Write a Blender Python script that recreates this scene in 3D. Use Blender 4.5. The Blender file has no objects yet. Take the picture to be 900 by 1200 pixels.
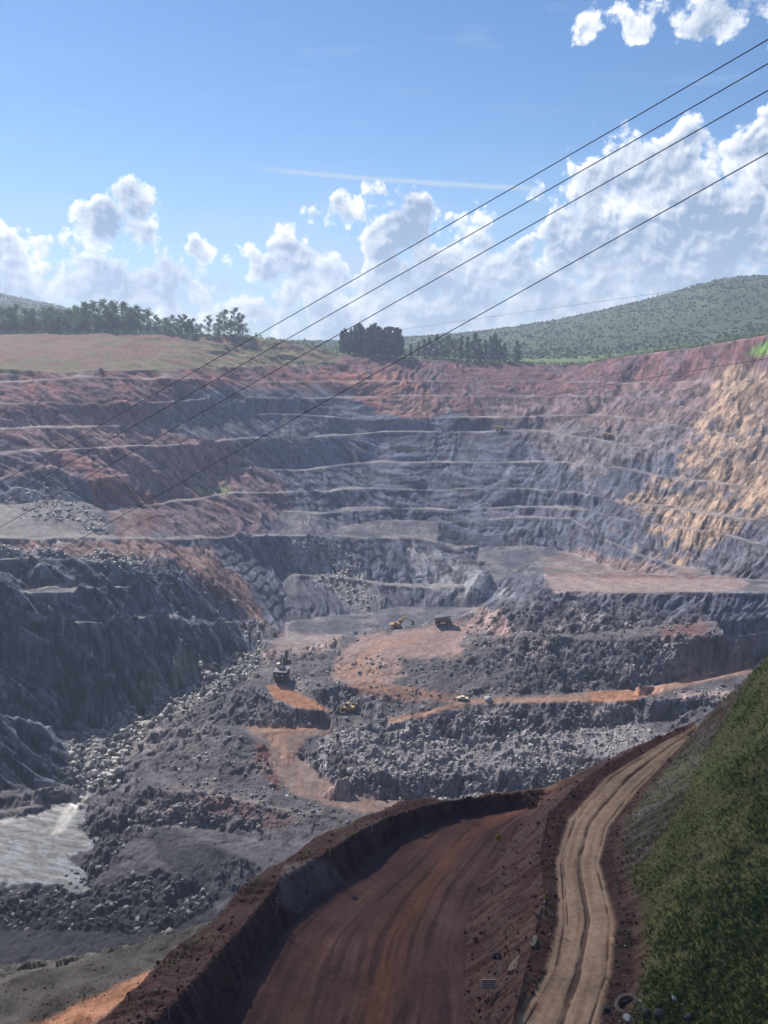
import bpy, math, random, time
import numpy as np
from mathutils import Vector, Matrix
from mathutils.geometry import delaunay_2d_cdt
T0 = time.time()
random.seed(7)
R_ = math.radians
scene = bpy.context.scene

# ------------------------------------------------------------------ camera
F = 1000.0                      # focal length in photo pixels (photo 900 x 1200)
PITCH = math.atan(0.2)
CP, SP = math.cos(PITCH), math.sin(PITCH)
cam_d = bpy.data.cameras.new("camera")
cam = bpy.data.objects.new("camera", cam_d)
scene.collection.objects.link(cam)
cam_d.sensor_fit = 'VERTICAL'
cam_d.sensor_height = 24.0
cam_d.lens = 24.0 * F / 1200.0
cam_d.clip_start = 0.5
cam_d.clip_end = 30000.0
cam.location = (0, 0, 0)
cam.rotation_euler = (math.pi / 2 - PITCH, 0, 0)
scene.camera = cam

# ------------------------------------------------------------------ light
SUN_AZ = R_(-38)                # measured from +Y (view direction) towards +X
SUN_EL = R_(45)
sd = Vector((math.sin(SUN_AZ) * math.cos(SUN_EL), math.cos(SUN_AZ) * math.cos(SUN_EL), math.sin(SUN_EL)))
sun_d = bpy.data.lights.new("sun", 'SUN')
sun_d.energy = 5.0
sun_d.angle = R_(0.53)
sun_d.color = (1.0, 0.95, 0.87)
sun = bpy.data.objects.new("sun", sun_d)
sun.location = sd * 3000
sun.rotation_euler = sd.to_track_quat('Z', 'Y').to_euler()
scene.collection.objects.link(sun)
EXPOSURE = 0.46
scene.view_settings.view_transform = 'Standard'
scene.view_settings.look = 'None'
scene.view_settings.gamma = 1
scene.view_settings.use_curve_mapping = False
scene.view_settings.exposure = EXPOSURE
scene.cycles.max_bounces = 5
scene.cycles.diffuse_bounces = 2
scene.cycles.volume_bounces = 1
scene.cycles.transparent_max_bounces = 6
scene.cycles.use_denoising = True

class NT:
    """small helper for node trees"""
    def __init__(s, nt):
        s.nt = nt
        for n in list(nt.nodes): nt.nodes.remove(n)
    def n(s, kind, **kw):
        nd = s.nt.nodes.new(kind)
        for k, v in kw.items(): setattr(nd, k, v)
        return nd
    def put(s, sock, v):
        if v is None: return
        if hasattr(v, 'is_output'): s.nt.links.new(v, sock)
        else: sock.default_value = v
    def math(s, op, a, b=None, c=None, clamp=False):
        nd = s.n('ShaderNodeMath', operation=op); nd.use_clamp = clamp
        for i, v in enumerate((a, b, c)): s.put(nd.inputs[i], v)
        return nd.outputs[0]
    def vmath(s, op, a, b=None, scale=None):
        nd = s.n('ShaderNodeVectorMath', operation=op)
        s.put(nd.inputs[0], a); s.put(nd.inputs[1], b)
        if scale is not None: s.put(nd.inputs['Scale'], scale)
        return nd.outputs['Value'] if op in ('DOT_PRODUCT', 'LENGTH') else nd.outputs[0]
    def mix(s, fac, a, b, blend='MIX'):
        nd = s.n('ShaderNodeMix', data_type='RGBA', blend_type=blend)
        s.put(nd.inputs[0], fac); s.put(nd.inputs[6], a); s.put(nd.inputs[7], b)
        return nd.outputs[2]
    def noise(s, vec, scale, detail=4, rough=0.55, lac=2.0, dist=0.0, out=0, dim='3D'):
        nd = s.n('ShaderNodeTexNoise', noise_dimensions=dim); s.put(nd.inputs['Vector'], vec)
        nd.inputs['Scale'].default_value = scale; nd.inputs['Detail'].default_value = detail
        nd.inputs['Roughness'].default_value = rough; nd.inputs['Lacunarity'].default_value = lac
        nd.inputs['Distortion'].default_value = dist
        return nd.outputs[out]
    def ramp(s, fac, stops):
        nd = s.n('ShaderNodeMapRange'); nd.interpolation_type = 'SMOOTHSTEP'
        s.put(nd.inputs[0], fac); nd.inputs[1].default_value = stops[0]; nd.inputs[2].default_value = stops[1]
        nd.inputs[3].default_value = stops[2]; nd.inputs[4].default_value = stops[3]
        return nd.outputs[0]

def C3(*c): return (c[0], c[1], c[2], 1.0)

world = bpy.data.worlds.new("World"); scene.world = world; world.use_nodes = True
def build_world():
    t = NT(world.node_tree)
    sky = t.n('ShaderNodeTexSky', sky_type='NISHITA')
    sky.sun_disc = False; sky.sun_elevation = SUN_EL; sky.sun_rotation = SUN_AZ
    sky.altitude = 900; sky.air_density = 1.0; sky.dust_density = 0.6; sky.ozone_density = 2.0
    tc = t.n('ShaderNodeTexCoord').outputs['Generated']
    # direction -> (azimuth, elevation) in degrees
    sx = t.n('ShaderNodeSeparateXYZ'); t.put(sx.inputs[0], tc)
    az = t.math('DEGREES', t.math('ARCTAN2', sx.outputs[0], sx.outputs[1]))
    el = t.math('DEGREES', t.math('ARCSINE', sx.outputs[2]))
    p = t.n('ShaderNodeCombineXYZ'); t.put(p.inputs[0], az); t.put(p.inputs[1], el); p = p.outputs[0]
    w = t.n('ShaderNodeTexNoise', noise_dimensions='2D'); t.put(w.inputs['Vector'], p); w.inputs['Scale'].default_value = 0.3
    w.inputs['Detail'].default_value = 3
    wv = t.vmath('SCALE', t.vmath('SUBTRACT', w.outputs['Color'], (0.5, 0.5, 0.5)), scale=3.0)
    pw = t.vmath('ADD', p, wv)
    sw = t.n('ShaderNodeSeparateXYZ'); t.put(sw.inputs[0], pw); px, py = sw.outputs[0], sw.outputs[1]
    body = None
    for (ba, be, ra, re, k) in BLOBS:
        dx = t.math('MULTIPLY_ADD', px, 1 / ra, -ba / ra); dy = t.math('MULTIPLY_ADD', py, 1 / re, -be / re)
        r2 = t.math('MULTIPLY_ADD', dx, dx, t.math('MULTIPLY', dy, dy))
        v = t.math('MULTIPLY_ADD', r2, -k, k)
        body = v if body is None else t.math('MAXIMUM', body, v)
    body = t.math('MAXIMUM', body, -1.5)
    def bumps(daz, delv):
        q = t.vmath('ADD', p, (daz, delv, 0)); q = t.vmath('ADD', q, t.vmath('SCALE', wv, scale=0.35))
        bn = t.n('ShaderNodeTexVoronoi', feature='F1', voronoi_dimensions='2D'); t.put(bn.inputs['Vector'], q)
        bn.inputs['Scale'].default_value = 0.55; bn.inputs['Detail'].default_value = 3.0
        bn.inputs['Roughness'].default_value = 0.5; bn.inputs['Lacunarity'].default_value = 2.4
        fb = t.noise(q, 0.42, 6, 0.52, dim='2D')
        return t.math('MULTIPLY_ADD', t.math('SUBTRACT', 0.55, bn.outputs['Distance']), 0.8, t.math('MULTIPLY', t.math('SUBTRACT', fb, 0.5), 2.4))
    n0 = bumps(0, 0); n1 = bumps(-0.2, 0.35)
    d0 = t.math('ADD', body, n0)
    cover = t.ramp(d0, (0.0, 0.42, 0, 1))
    relief = t.math('SUBTRACT', n0, n1)
    lowf = t.math('SUBTRACT', t.noise(p, 0.16, 3, 0.5, dim='2D'), 0.5)
    thick = t.ramp(t.math('MULTIPLY_ADD', n0, 0.5, body), (0.10, 0.95, 0, 1))
    lit = t.math('ADD', t.math('MULTIPLY', relief, 0.85), t.math('SUBTRACT', 0.95, t.math('MULTIPLY', thick, 0.85)))
    lit = t.math('ADD', lit, t.math('MULTIPLY', lowf, 1.3), clamp=True)
    ccol = t.mix(lit, CLOUD_DARK, CLOUD_LIT)
    # thin veil near the horizon and wisps
    sp = t.vmath('MULTIPLY', p, (0.12, 0.55, 1))
    veil = t.math('MULTIPLY', t.ramp(t.noise(sp, 0.9, 5, 0.6, dim='2D'), (0.42, 0.75, 0, 1)), t.ramp(el, (1.0, 13.0, 0.75, 0.0)))
    veil = t.math('ADD', veil, t.ramp(el, (-1, 14, 0.40, 0)), clamp=True)
    hi = t.math('MULTIPLY', t.ramp(t.noise(t.vmath('MULTIPLY', p, (0.1, 0.7, 1)), 1.2, 5, 0.65, dim='2D'), (0.55, 0.85, 0, 1)), 0.22)
    veil = t.math('MAXIMUM', veil, hi)
    # vapour trail
    trl = t.math('SUBTRACT', el, t.math('ADD', t.math('MULTIPLY', az, TRAIL[0]), TRAIL[1]))
    trl = t.math('ABSOLUTE', t.math('ADD', trl, t.math('MULTIPLY', t.math('SUBTRACT', t.noise(p, 0.9, 3, dim='2D'), 0.5), 0.25)))
    trail = t.math('MULTIPLY', t.ramp(trl, (0.03, 0.26, 0.85, 0.0)),
                   t.math('MULTIPLY', t.ramp(az, (-10, -4, 0, 1)), t.ramp(az, (8.5, 11, 1, 0))))
    veil = t.math('MAXIMUM', veil, trail)
    skyc = t.mix(1.0, sky.outputs[0], SKY_TINT, 'MULTIPLY')
    col = t.mix(t.math('MULTIPLY', veil, 1.0), skyc, VEIL)
    ccol = t.mix(t.ramp(el, (-1.0, 8.0, 0.42, 0.0)), ccol, VEIL2)
    col = t.mix(t.math('MULTIPLY', cover, 0.97), col, ccol)
    bg = t.n('ShaderNodeBackground'); t.put(bg.inputs[0], col); bg.inputs[1].default_value = 0.092
    out = t.n('ShaderNodeOutputWorld'); t.nt.links.new(bg.outputs[0], out.inputs[0])

def px_dir(u, v):
    x = (u - 450) / F; y = (600 - v) / F
    return x, CP + y * SP, -SP + y * CP
def az_el(u, v):
    x, y, z = px_dir(u, v)
    return math.degrees(math.atan2(x, y)), math.degrees(math.atan2(z, math.hypot(x, y)))
BLOBS = []
def blob(u, v, ru, rv, k=1.0):
    a, e = az_el(u, v); BLOBS.append((a, e, ru * 0.0555 * 1.22, rv * 0.0555 * 1.22, k))
blob(140, 264, 48, 34, .8); blob(163, 255, 24, 40, .8); blob(45, 290, 45, 15, .6); blob(0, 318, 40, 46, .9)
blob(120, 330, 80, 40, .9); blob(210, 340, 75, 32, .7); blob(232, 292, 16, 15, .7)
blob(345, 322, 66, 46, 1); blob(395, 250, 38, 15, .6); blob(468, 275, 48, 52, 1)
blob(500, 335, 110, 72, 1.1); blob(580, 320, 80, 50, 1); blob(678, 262, 42, 62, 1.1)
blob(765, 262, 120, 90, 1.3); blob(815, 195, 62, 42, .9); blob(862, 275, 55, 75, 1)
blob(912, 190, 36, 80, 1.2); blob(760, 20, 62, 18, .7); blob(855, 14, 70, 26, .8)
blob(620, 375, 200, 34, .8); blob(400, 375, 130, 40, .8); blob(60, 355, 120, 26, .6)
blob(440, 345, 90, 50, .8); blob(300, 370, 90, 30, .6); blob(680, 345, 110, 40, .9)
blob(1050, 250, 160, 90); blob(-150, 280, 120, 70)
CLOUD_DARK = C3(2.5, 3.5, 5.0)
CLOUD_LIT = C3(10.4, 10.5, 10.7)
VEIL = C3(4.3, 5.5, 7.0)
VEIL2 = C3(5.6, 6.5, 7.7)
SKY_TINT = C3(0.60, 0.80, 0.98)
a0, e0 = az_el(300, 197); a1, e1 = az_el(600, 220)
TRAIL = ((e1 - e0) / (a1 - a0), e0 - a0 * (e1 - e0) / (a1 - a0))
build_world()
world.cycles.sampling_method = 'MANUAL'
world.cycles.sample_map_resolution = 128

# ------------------------------------------------------------------ noise
def _hash(ix, iy, seed):
    h = (ix.astype(np.int64) * 374761393 + iy.astype(np.int64) * 668265263 + seed * 2246822519) & 0xFFFFFFFF
    h = ((h ^ (h >> 13)) * 1274126177) & 0xFFFFFFFF
    return (h ^ (h >> 16)) & 0xFFFFFFFF
def _tab(seed):
    rs = np.random.RandomState(seed)
    a = rs.rand(256, 256) * 2 * np.pi
    return np.cos(a).astype(np.float32), np.sin(a).astype(np.float32)
_TABS = {}
def perlin(x, y, seed=0):
    if seed not in _TABS: _TABS[seed] = _tab(seed)
    gx, gy = _TABS[seed]
    x = np.asarray(x, np.float32); y = np.asarray(y, np.float32)
    x0 = np.floor(x); y0 = np.floor(y)
    fx = x - x0; fy = y - y0
    i0 = x0.astype(np.int32) & 255; j0 = y0.astype(np.int32) & 255
    i1 = (i0 + 1) & 255; j1 = (j0 + 1) & 255
    sx = fx * fx * fx * (fx * (fx * 6 - 15) + 10); sy = fy * fy * fy * (fy * (fy * 6 - 15) + 10)
    n00 = gx[i0, j0] * fx + gy[i0, j0] * fy
    n10 = gx[i1, j0] * (fx - 1) + gy[i1, j0] * fy
    n01 = gx[i0, j1] * fx + gy[i0, j1] * (fy - 1)
    n11 = gx[i1, j1] * (fx - 1) + gy[i1, j1] * (fy - 1)
    a = n00 + sx * (n10 - n00); b = n01 + sx * (n11 - n01)
    return (a + sy * (b - a)) * 1.5
def fbm(x, y, octaves=4, seed=0, gain=0.5, ridged=False):
    s = 0; a = 1.0; t = 0
    for o in range(octaves):
        n = perlin(x * 2.03 ** o + o * 17.3, y * 2.03 ** o - o * 9.1, seed + o)
        if ridged: n = 1 - 2 * np.abs(n)
        s = s + a * n; t += a; a *= gain
    return s / t
def facets(x, y, seed=0, tilt=1.0):
    """angular blocks: each cell is a tilted plane of its own"""
    rs = np.random.RandomState(900 + seed); T = rs.rand(5, 128, 128).astype(np.float32)
    x = np.asarray(x, np.float32); y = np.asarray(y, np.float32)
    ix = np.floor(x); iy = np.floor(y)
    best = np.full(x.shape, 9.0, np.float32); out = np.zeros(x.shape, np.float32)
    for dx in (-1, 0, 1):
        for dy in (-1, 0, 1):
            cx = ix + dx; cy = iy + dy
            i = cx.astype(np.int32) & 127; j = cy.astype(np.int32) & 127
            px = x - (cx + T[0, i, j]); py = y - (cy + T[1, i, j])
            d = px * px + py * py
            v = (T[2, i, j] - .5) + tilt * ((T[3, i, j] - .5) * px + (T[4, i, j] - .5) * py) * 2
            m_ = d < best
            best = np.where(m_, d, best); out = np.where(m_, v, out)
    return out
def sstep(a, b, x):
    t = np.clip((x - a) / (b - a), 0, 1); return t * t * (3 - 2 * t)

# ------------------------------------------------------------------ terrain control lines
# each vertex: image column, image row (photo pixels), distance Y in metres -> world point
def ratio(v):
    y = (600 - v) / F
    return (-SP + y * CP) / (CP + y * SP)
def P(u, v, Y):
    y = (600 - v) / F; t = Y / (CP + y * SP)
    return ((u - 450) / F * t, Y, ratio(v) * Y)
PTS = []      # X, Y, Z
rngl = np.random.RandomState(3)
def dens(pts, step=0.0055):
    """densify a polyline of world points in log-polar space"""
    out = []
    for a, b in zip(pts[:-1], pts[1:]):
        d = math.hypot(a[0] / a[1] - b[0] / b[1], math.log(a[1] / b[1]))
        n = max(1, int(d / step))
        for k in range(n):
            f = k / n; out.append(tuple(a[i] * (1 - f) + b[i] * f for i in range(3)))
    out.append(pts[-1])
    return np.array(out)
def L(line, berm=0.0, wob=0.0, step=0.0055, drop=0.0):
    """a crest line; berm = width of the flat ledge behind it, wob = irregularity"""
    line = [(u, v, Y * (1 - 0.09 * (lambda x: x * x * (3 - 2 * x))(min(1.0, max(0.0, (330.0 - u) / 230.0)))) if (Y > 400 and 420 < v < 745) else Y) for u, v, Y in line]
    p = dens([P(*q) for q in line], step)
    if wob:
        s = np.cumsum(np.r_[0, np.hypot(np.diff(p[:, 0]), np.diff(p[:, 1]))])
        k = len(PTS) * 3.7
        w = perlin(s / 38.0 + k, s * 0 + 3.3, 11) * wob + perlin(s / 13.0 + k, s * 0 + 8.3, 12) * wob * 0.5
        f = 1 + w / p[:, 1]
        p[:, 1] = p[:, 1] * f; p[:, 0] = p[:, 0] * f
        b = berm * np.clip(0.75 + 1.0 * perlin(s / 34.0 - k, s * 0 + 1.7, 13), 0.12, 1.7) if berm else 0
    else: b = berm
    PTS.append(p)
    if berm:
        q = p.copy(); f = 1 + b / p[:, 1]
        q[:, 1] *= f; q[:, 0] *= f; q[:, 2] += 0.25 - drop
        PTS.append(q)
def H(line, step=0.012):
    PTS.append(dens([tuple(map(float, q)) for q in line], step))

# far rim and plateau
H([(-900, 1120, 7), (-300, 1120, 7), (-150, 1120, 3), (-40, 1120, -16), (120, 1120, -18), (300, 1120, -10), (480, 1050, 8), (900, 1000, 20)])
L([(-260, 393, 860), (-80, 393, 860), (0, 394, 860), (290, 395, 870), (400, 414, 890), (600, 425, 905), (700, 425, 905), (800, 408, 820), (900, 392, 720), (1000, 380, 690), (1150, 365, 650)])
L([(-260, 394, 790), (-80, 394, 790), (0, 394, 800), (150, 391.5, 810), (290, 395, 820), (330, 401, 825), (400, 416, 838), (480, 421, 846), (600, 427, 850),
   (680, 427, 845), (735, 417, 805), (800, 410, 750), (860, 400, 690), (900, 393, 650), (1000, 380, 600), (1150, 365, 560)])
L([(-260, 434, 712), (-80, 433, 715), (0, 432, 720), (120, 435, 730), (200, 434, 740), (300, 428, 768), (360, 425, 795), (400, 423, 815)], berm=3, wob=2)
L([(-260, 447, 680), (-80, 447, 688), (0, 446, 695), (100, 444, 705), (200, 443, 715), (300, 447, 735), (400, 448, 768), (480, 447, 790), (560, 447, 800), (650, 447, 798),
   (730, 449, 765), (820, 447, 700), (900, 446, 622), (1000, 446, 560), (1150, 446, 500)], berm=8, wob=5)
L([(-260, 475, 645), (-80, 474, 655), (0, 473, 660), (150, 471, 680), (300, 468, 706), (400, 466, 740), (480, 464, 763), (600, 464, 775), (720, 465, 742), (770, 467, 705),
   (820, 483, 655), (900, 486, 598), (1000, 490, 540), (1150, 495, 470)], berm=7, wob=5)
L([(-260, 504, 615), (-80, 503, 628), (0, 502, 635), (100, 501, 650), (200, 498, 670), (250, 488, 690), (350, 487, 702), (450, 490, 720), (580, 489, 738), (700, 487, 715),
   (760, 492, 674), (820, 505, 630), (900, 515, 575), (1000, 525, 510), (1150, 535, 445)], berm=9, wob=6)
L([(-260, 538, 588), (-80, 535, 600), (0, 530, 606), (100, 525, 622), (200, 522, 640), (300, 516, 660), (380, 511, 680), (450, 506, 700), (500, 506, 712), (560, 507, 716), (620, 504, 712),
   (690, 514, 672), (750, 525, 635), (825, 534, 597), (900, 545, 552), (1000, 558, 490), (1150, 570, 425)], berm=10, wob=5)
L([(-260, 570, 560), (-80, 565, 573), (0, 560, 580), (60, 548, 596), (110, 566, 588), (150, 556, 610), (250, 550, 635), (350, 549, 650), (450, 542, 666), (515, 543, 672), (615, 541, 670),
   (665, 542, 655), (720, 548, 622), (775, 560, 592), (840, 567, 560), (900, 577, 525), (1000, 595, 465), (1150, 615, 400)], berm=8, wob=6)
L([(-260, 606, 530), (-80, 598, 550), (0, 595, 556), (60, 590, 566), (150, 598, 580), (250, 580, 604), (350, 576, 618), (450, 574, 633), (510, 575, 641), (575, 572, 642), (650, 575, 626),
   (700, 582, 600), (750, 592, 572), (820, 600, 540), (900, 612, 500), (1000, 628, 445), (1150, 650, 385)], berm=7, wob=6)
L([(330, 600, 594), (380, 600, 600), (450, 597, 612), (530, 598, 618), (595, 595, 619), (650, 595, 608), (695, 600, 588), (740, 612, 556), (800, 620, 520),
   (850, 627, 500), (900, 644, 475), (1000, 665, 425), (1150, 690, 365)], berm=8, wob=3)
L([(400, 616, 588), (450, 612, 598), (505, 613, 603), (560, 610, 605), (625, 606, 602), (670, 608, 586), (700, 630, 552), (745, 650, 520), (800, 667, 490), (835, 673, 473)], berm=6, wob=2)
L([(540, 640, 584), (600, 638, 578), (650, 640, 570), (690, 655, 545), (730, 668, 512), (780, 676, 484), (830, 678, 466)])
# the long level bench
L([(-260, 636, 470), (-80, 632, 492), (0, 630, 500), (100, 630, 515), (200, 630, 535), (300, 629, 552), (400, 628, 568), (450, 630, 573), (500, 633, 572), (540, 645, 560), (562, 666, 534), (588, 690, 512)], berm=9, wob=1.5)
L([(560, 655, 563), (640, 655, 552), (700, 668, 520)])
H([(60, 520, -143), (110, 505, -142), (150, 480, -133)])
# left crags
L([(92, 745, 395), (108, 775, 386), (130, 815, 379), (150, 842, 375)], wob=1)
L([(120, 757, 410), (140, 795, 399), (155, 820, 391)])
L([(62, 770, 402), (75, 810, 392), (90, 840, 383)])
L([(205, 742, 425), (228, 765, 416), (240, 783, 414)], wob=1)
L([(-80, 663, 470), (0, 661, 476), (60, 658, 484), (120, 660, 486), (170, 660, 492), (200, 664, 494), (235, 690, 485), (265, 715, 470), (295, 738, 455)], berm=5, wob=5)
L([(-80, 698, 445), (0, 697, 450), (30, 698, 452), (100, 693, 460), (140, 690, 466), (178, 690, 470), (210, 705, 470)], berm=9, wob=4)
L([(60, 738, 433), (90, 734, 437), (140, 729, 444), (185, 724, 452), (220, 724, 456), (245, 735, 455)], berm=9, wob=3)
L([(122, 799, 388), (150, 782, 399), (190, 771, 411), (215, 768, 417), (235, 773, 419)], berm=8, wob=2)
L([(-80, 870, 352), (0, 855, 366), (30, 855, 368), (60, 857, 368), (90, 857, 372), (120, 852, 375), (150, 846, 380), (175, 828, 390), (210, 795, 413), (240, 788, 420), (270, 777, 428), (310, 752, 443)])
L([(-80, 815, 340), (0, 830, 345), (30, 838, 345), (52, 848, 342), (66, 868, 334), (74, 890, 326)], wob=2)
L([(-80, 928, 318), (0, 926, 318), (40, 925, 318), (76, 921, 318)])
L([(-80, 938, 309), (0, 934, 309), (40, 930, 311), (76, 925, 314)])
L([(-80, 952, 304), (0, 949, 305), (40, 943, 308), (78, 938, 312)])
L([(-80, 960, 299), (0, 954, 301), (40, 948, 305), (78, 942, 310)])
L([(-80, 978, 291), (0, 972, 294), (30, 962, 300), (65, 955, 305), (80, 948, 309)])
# pond and stream
for q in [[(-80, 1000, 277), (0, 1000, 277), (60, 1000, 277), (105, 985, 285)], [(-80, 1048, 256), (0, 1052, 254), (60, 1050, 256), (95, 1040, 261)],
          [(60, 970, 295), (85, 950, 305), (100, 935, 315), (100, 905, 332), (100, 880, 350), (130, 862, 364), (170, 838, 382), (205, 812, 402), (250, 792, 420), (290, 775, 427)]]:
    L(q)
# wall M between the level bench and the digging floor
L([(330, 672, 538), (400, 678, 535), (450, 686, 532), (500, 690, 528), (545, 689, 524)], berm=6, wob=3)
L([(335, 735, 478), (345, 733, 482), (400, 724, 495), (450, 716, 506), (520, 713, 508), (560, 712, 504)], berm=7, wob=3)
L([(310, 750, 446), (360, 747, 466), (410, 740, 478), (450, 734, 484), (520, 728, 488), (560, 722, 484)])
L([(330, 762, 425), (370, 757, 430), (400, 751, 432)])
# digging platform
L([(395, 748, 422), (450, 738, 428), (500, 733, 430), (540, 725, 435)])
L([(400, 768, 403), (460, 768, 396), (525, 772, 391)])
L([(390, 790, 385), (440, 790, 380), (470, 800, 372)])
L([(548, 738, 426), (560, 715, 443), (585, 700, 452), (600, 697, 452)])
L([(535, 748, 415), (550, 742, 418), (590, 745, 410)])
# upper platform
L([(640, 672, 466), (700, 671, 468), (860, 677, 458), (950, 684, 446), (1100, 700, 410)])
L([(637, 688, 435), (660, 695, 428), (750, 694, 429), (820, 693, 430), (900, 695, 428), (1000, 705, 400)], wob=5)
L([(585, 740, 414), (600, 743, 407), (640, 745, 403), (690, 742, 402), (770, 733, 407), (840, 728, 411), (900, 722, 416), (1000, 725, 395)])
L([(560, 752, 403), (600, 747, 400), (625, 742, 398), (680, 747, 395), (730, 749, 392), (790, 747, 392), (840, 745, 393), (900, 737, 401), (1000, 735, 385)], wob=4)
L([(552, 774, 387), (600, 784, 380), (640, 789, 376), (675, 794, 373), (750, 802, 367), (810, 800, 367), (860, 789, 379), (900, 775, 396)])
L([(455, 773, 391), (490, 776, 389), (525, 776, 388), (560, 781, 383), (600, 788, 377)], wob=3)
L([(440, 812, 362), (500, 812, 364), (550, 813, 364), (650, 812, 364), (700, 808, 366), (760, 806, 368), (825, 790, 386), (890, 774, 406), (960, 765, 420)])
L([(450, 842, 346), (500, 832, 351), (550, 825, 355), (650, 823, 357), (740, 822, 357), (770, 810, 368), (830, 796, 380), (890, 782, 396)], wob=1.5)
L([(770, 822, 352), (840, 815, 356), (900, 815, 356)])
L([(470, 866, 335), (550, 864, 338), (650, 859, 343), (720, 850, 350), (800, 840, 350)])
L([(400, 884, 323), (450, 888, 323), (500, 884, 327), (600, 879, 331), (700, 868, 338), (780, 855, 340)], wob=5)
L([(400, 912, 308), (500, 910, 314), (600, 906, 318), (660, 895, 325), (760, 880, 325)])
L([(400, 938, 303), (450, 937, 304), (500, 934, 308), (640, 927, 314), (740, 905, 318)])
L([(380, 975, 284), (500, 965, 288), (640, 955, 292), (800, 940, 290)])
# middle ridge
L([(335, 797, 376), (310, 797, 375), (290, 802, 373), (250, 815, 368), (215, 835, 362), (190, 858, 352), (178, 885, 338), (165, 915, 318)], wob=3)
L([(300, 782, 416), (270, 792, 408), (240, 806, 400), (190, 838, 382), (150, 866, 361), (130, 900, 336), (125, 925, 320)])
L([(350, 797, 376), (380, 800, 374), (420, 806, 368)])
L([(308, 806, 368), (340, 806, 368), (365, 812, 364)])
L([(318, 822, 358), (350, 830, 353), (390, 835, 349)])
L([(240, 845, 351), (300, 853, 347), (350, 853, 348), (390, 850, 350)])
L([(260, 858, 340), (300, 860, 342), (385, 852, 348)])
L([(325, 880, 331), (318, 872, 337)]); L([(365, 875, 335), (355, 890, 328)])
L([(325, 905, 320), (350, 925, 309), (400, 943, 300), (455, 950, 297)])
L([(375, 912, 316), (420, 930, 307)])
L([(160, 926, 303), (190, 927, 302), (240, 930, 301), (290, 942, 296), (350, 952, 293), (400, 956, 292), (460, 958, 292)], berm=3)
L([(165, 962, 291), (192, 965, 289), (240, 985, 277), (300, 1012, 263), (330, 1030, 255)], wob=2)
L([(230, 968, 288), (300, 985, 280), (370, 988, 277), (400, 985, 278)])
L([(150, 1000, 272), (200, 1022, 262), (280, 1045, 255)])
L([(-80, 1085, 240), (0, 1082, 242), (100, 1070, 247), (200, 1060, 250)], wob=4)
L([(-80, 1110, 228), (0, 1105, 231), (100, 1098, 234), (215, 1085, 240)])
L([(-80, 1150, 212), (0, 1140, 216), (100, 1120, 226), (200, 1100, 234)])
# hidden ground between the pit floor and the foreground bank
H([(-200, 195, -170), (-120, 195, -172), (-60, 200, -176), (0, 225, -178), (60, 245, -178), (150, 250, -175), (300, 260, -150)])
H([(-130, 165, -136), (-60, 172, -140), (-20, 175, -150), (30, 190, -150), (80, 190, -140), (160, 180, -90)])
H([(-10, 142, -105), (30, 150, -105), (70, 150, -100), (120, 145, -70), (200, 140, -20)])
# lower road and its outer berm
L([(-200, 1215, 131), (-80, 1188, 136), (0, 1167, 140), (50, 1150, 143), (100, 1135, 146), (150, 1119, 150), (215, 1098, 155), (260, 1085, 158)], berm=2.5)
L([(-200, 1250, 127), (-80, 1222, 130), (0, 1195, 135), (60, 1172, 139), (120, 1151, 143), (180, 1130, 148), (215, 1118, 151)])
L([(-200, 1330, 113), (0, 1260, 123), (90, 1215, 131), (150, 1185, 136), (230, 1135, 146)])
# foreground bank, left haul road
L([(-60, 1330, 58), (60, 1240, 71), (120, 1196, 76), (150, 1168, 79), (215, 1108, 86), (250, 1075, 90), (300, 1030, 98), (370, 985, 107), (420, 958, 114), (480, 941, 118.5)], wob=0.6)
L([(80, 1320, 58), (150, 1220, 69.5), (175, 1200, 72), (220, 1160, 76), (280, 1095, 85.2), (330, 1037, 94.6), (371, 1010, 99.5), (424, 977, 106), (455, 960, 111.5), (505, 945, 116.5), (570, 935, 120.5), (640, 928, 123.5)], berm=0.6, wob=0.5)
RLleft = [(190, 1330, 66), (250, 1200, 76), (318, 1105, 89.5), (366, 1057, 96.5), (407, 1028, 101.5), (439, 1002, 106.8), (475, 975, 113), (530, 957, 118), (605, 945, 121.5)]
RLright = [(520, 1330, 66), (540, 1200, 76.5), (545, 1180, 79), (547, 1100, 90), (562, 1040, 99), (590, 1000, 108), (607, 970, 115), (628, 947, 121)]
L(RLleft); L(RLright)
L([(600, 1200, 67.5), (625, 1100, 79.5), (637, 1050, 86), (632, 1000, 94), (642, 955, 102), (690, 908, 112), (760, 869, 121), (812, 846, 126)], wob=0.4)
RRleft = [(560, 1330, 58), (605, 1200, 68.5), (640, 1140, 75), (655, 1080, 83), (652, 1010, 93), (667, 960, 102), (712, 910, 112), (780, 868, 121), (812, 853, 124)]
RRright = [(700, 1330, 58), (700, 1200, 68.5), (715, 1140, 75.2), (720, 1080, 82.6), (702, 1010, 92.5), (712, 970, 100), (747, 925, 109), (797, 875, 119.5), (820, 862, 123.5)]
L(RRleft); L(RRright)
L([(745, 1330, 58), (728, 1200, 68.2), (745, 1140, 74.8), (742, 1070, 83), (718, 1003, 93.5), (727, 962, 101), (762, 919, 109.5), (806, 868, 119.8)])
L([(800, 1290, 58), (810, 1200, 64.5), (825, 1120, 70), (830, 1040, 77), (810, 970, 89), (815, 920, 98), (830, 880, 107)], wob=0.6)
L([(900, 1330, 50), (900, 1200, 60.7), (900, 1100, 69), (900, 1000, 78.4), (900, 920, 86), (900, 850, 93)], wob=0.6)
L([(1100, 1200, 52), (1100, 1000, 70), (1100, 850, 84), (1100, 700, 96)])
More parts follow.
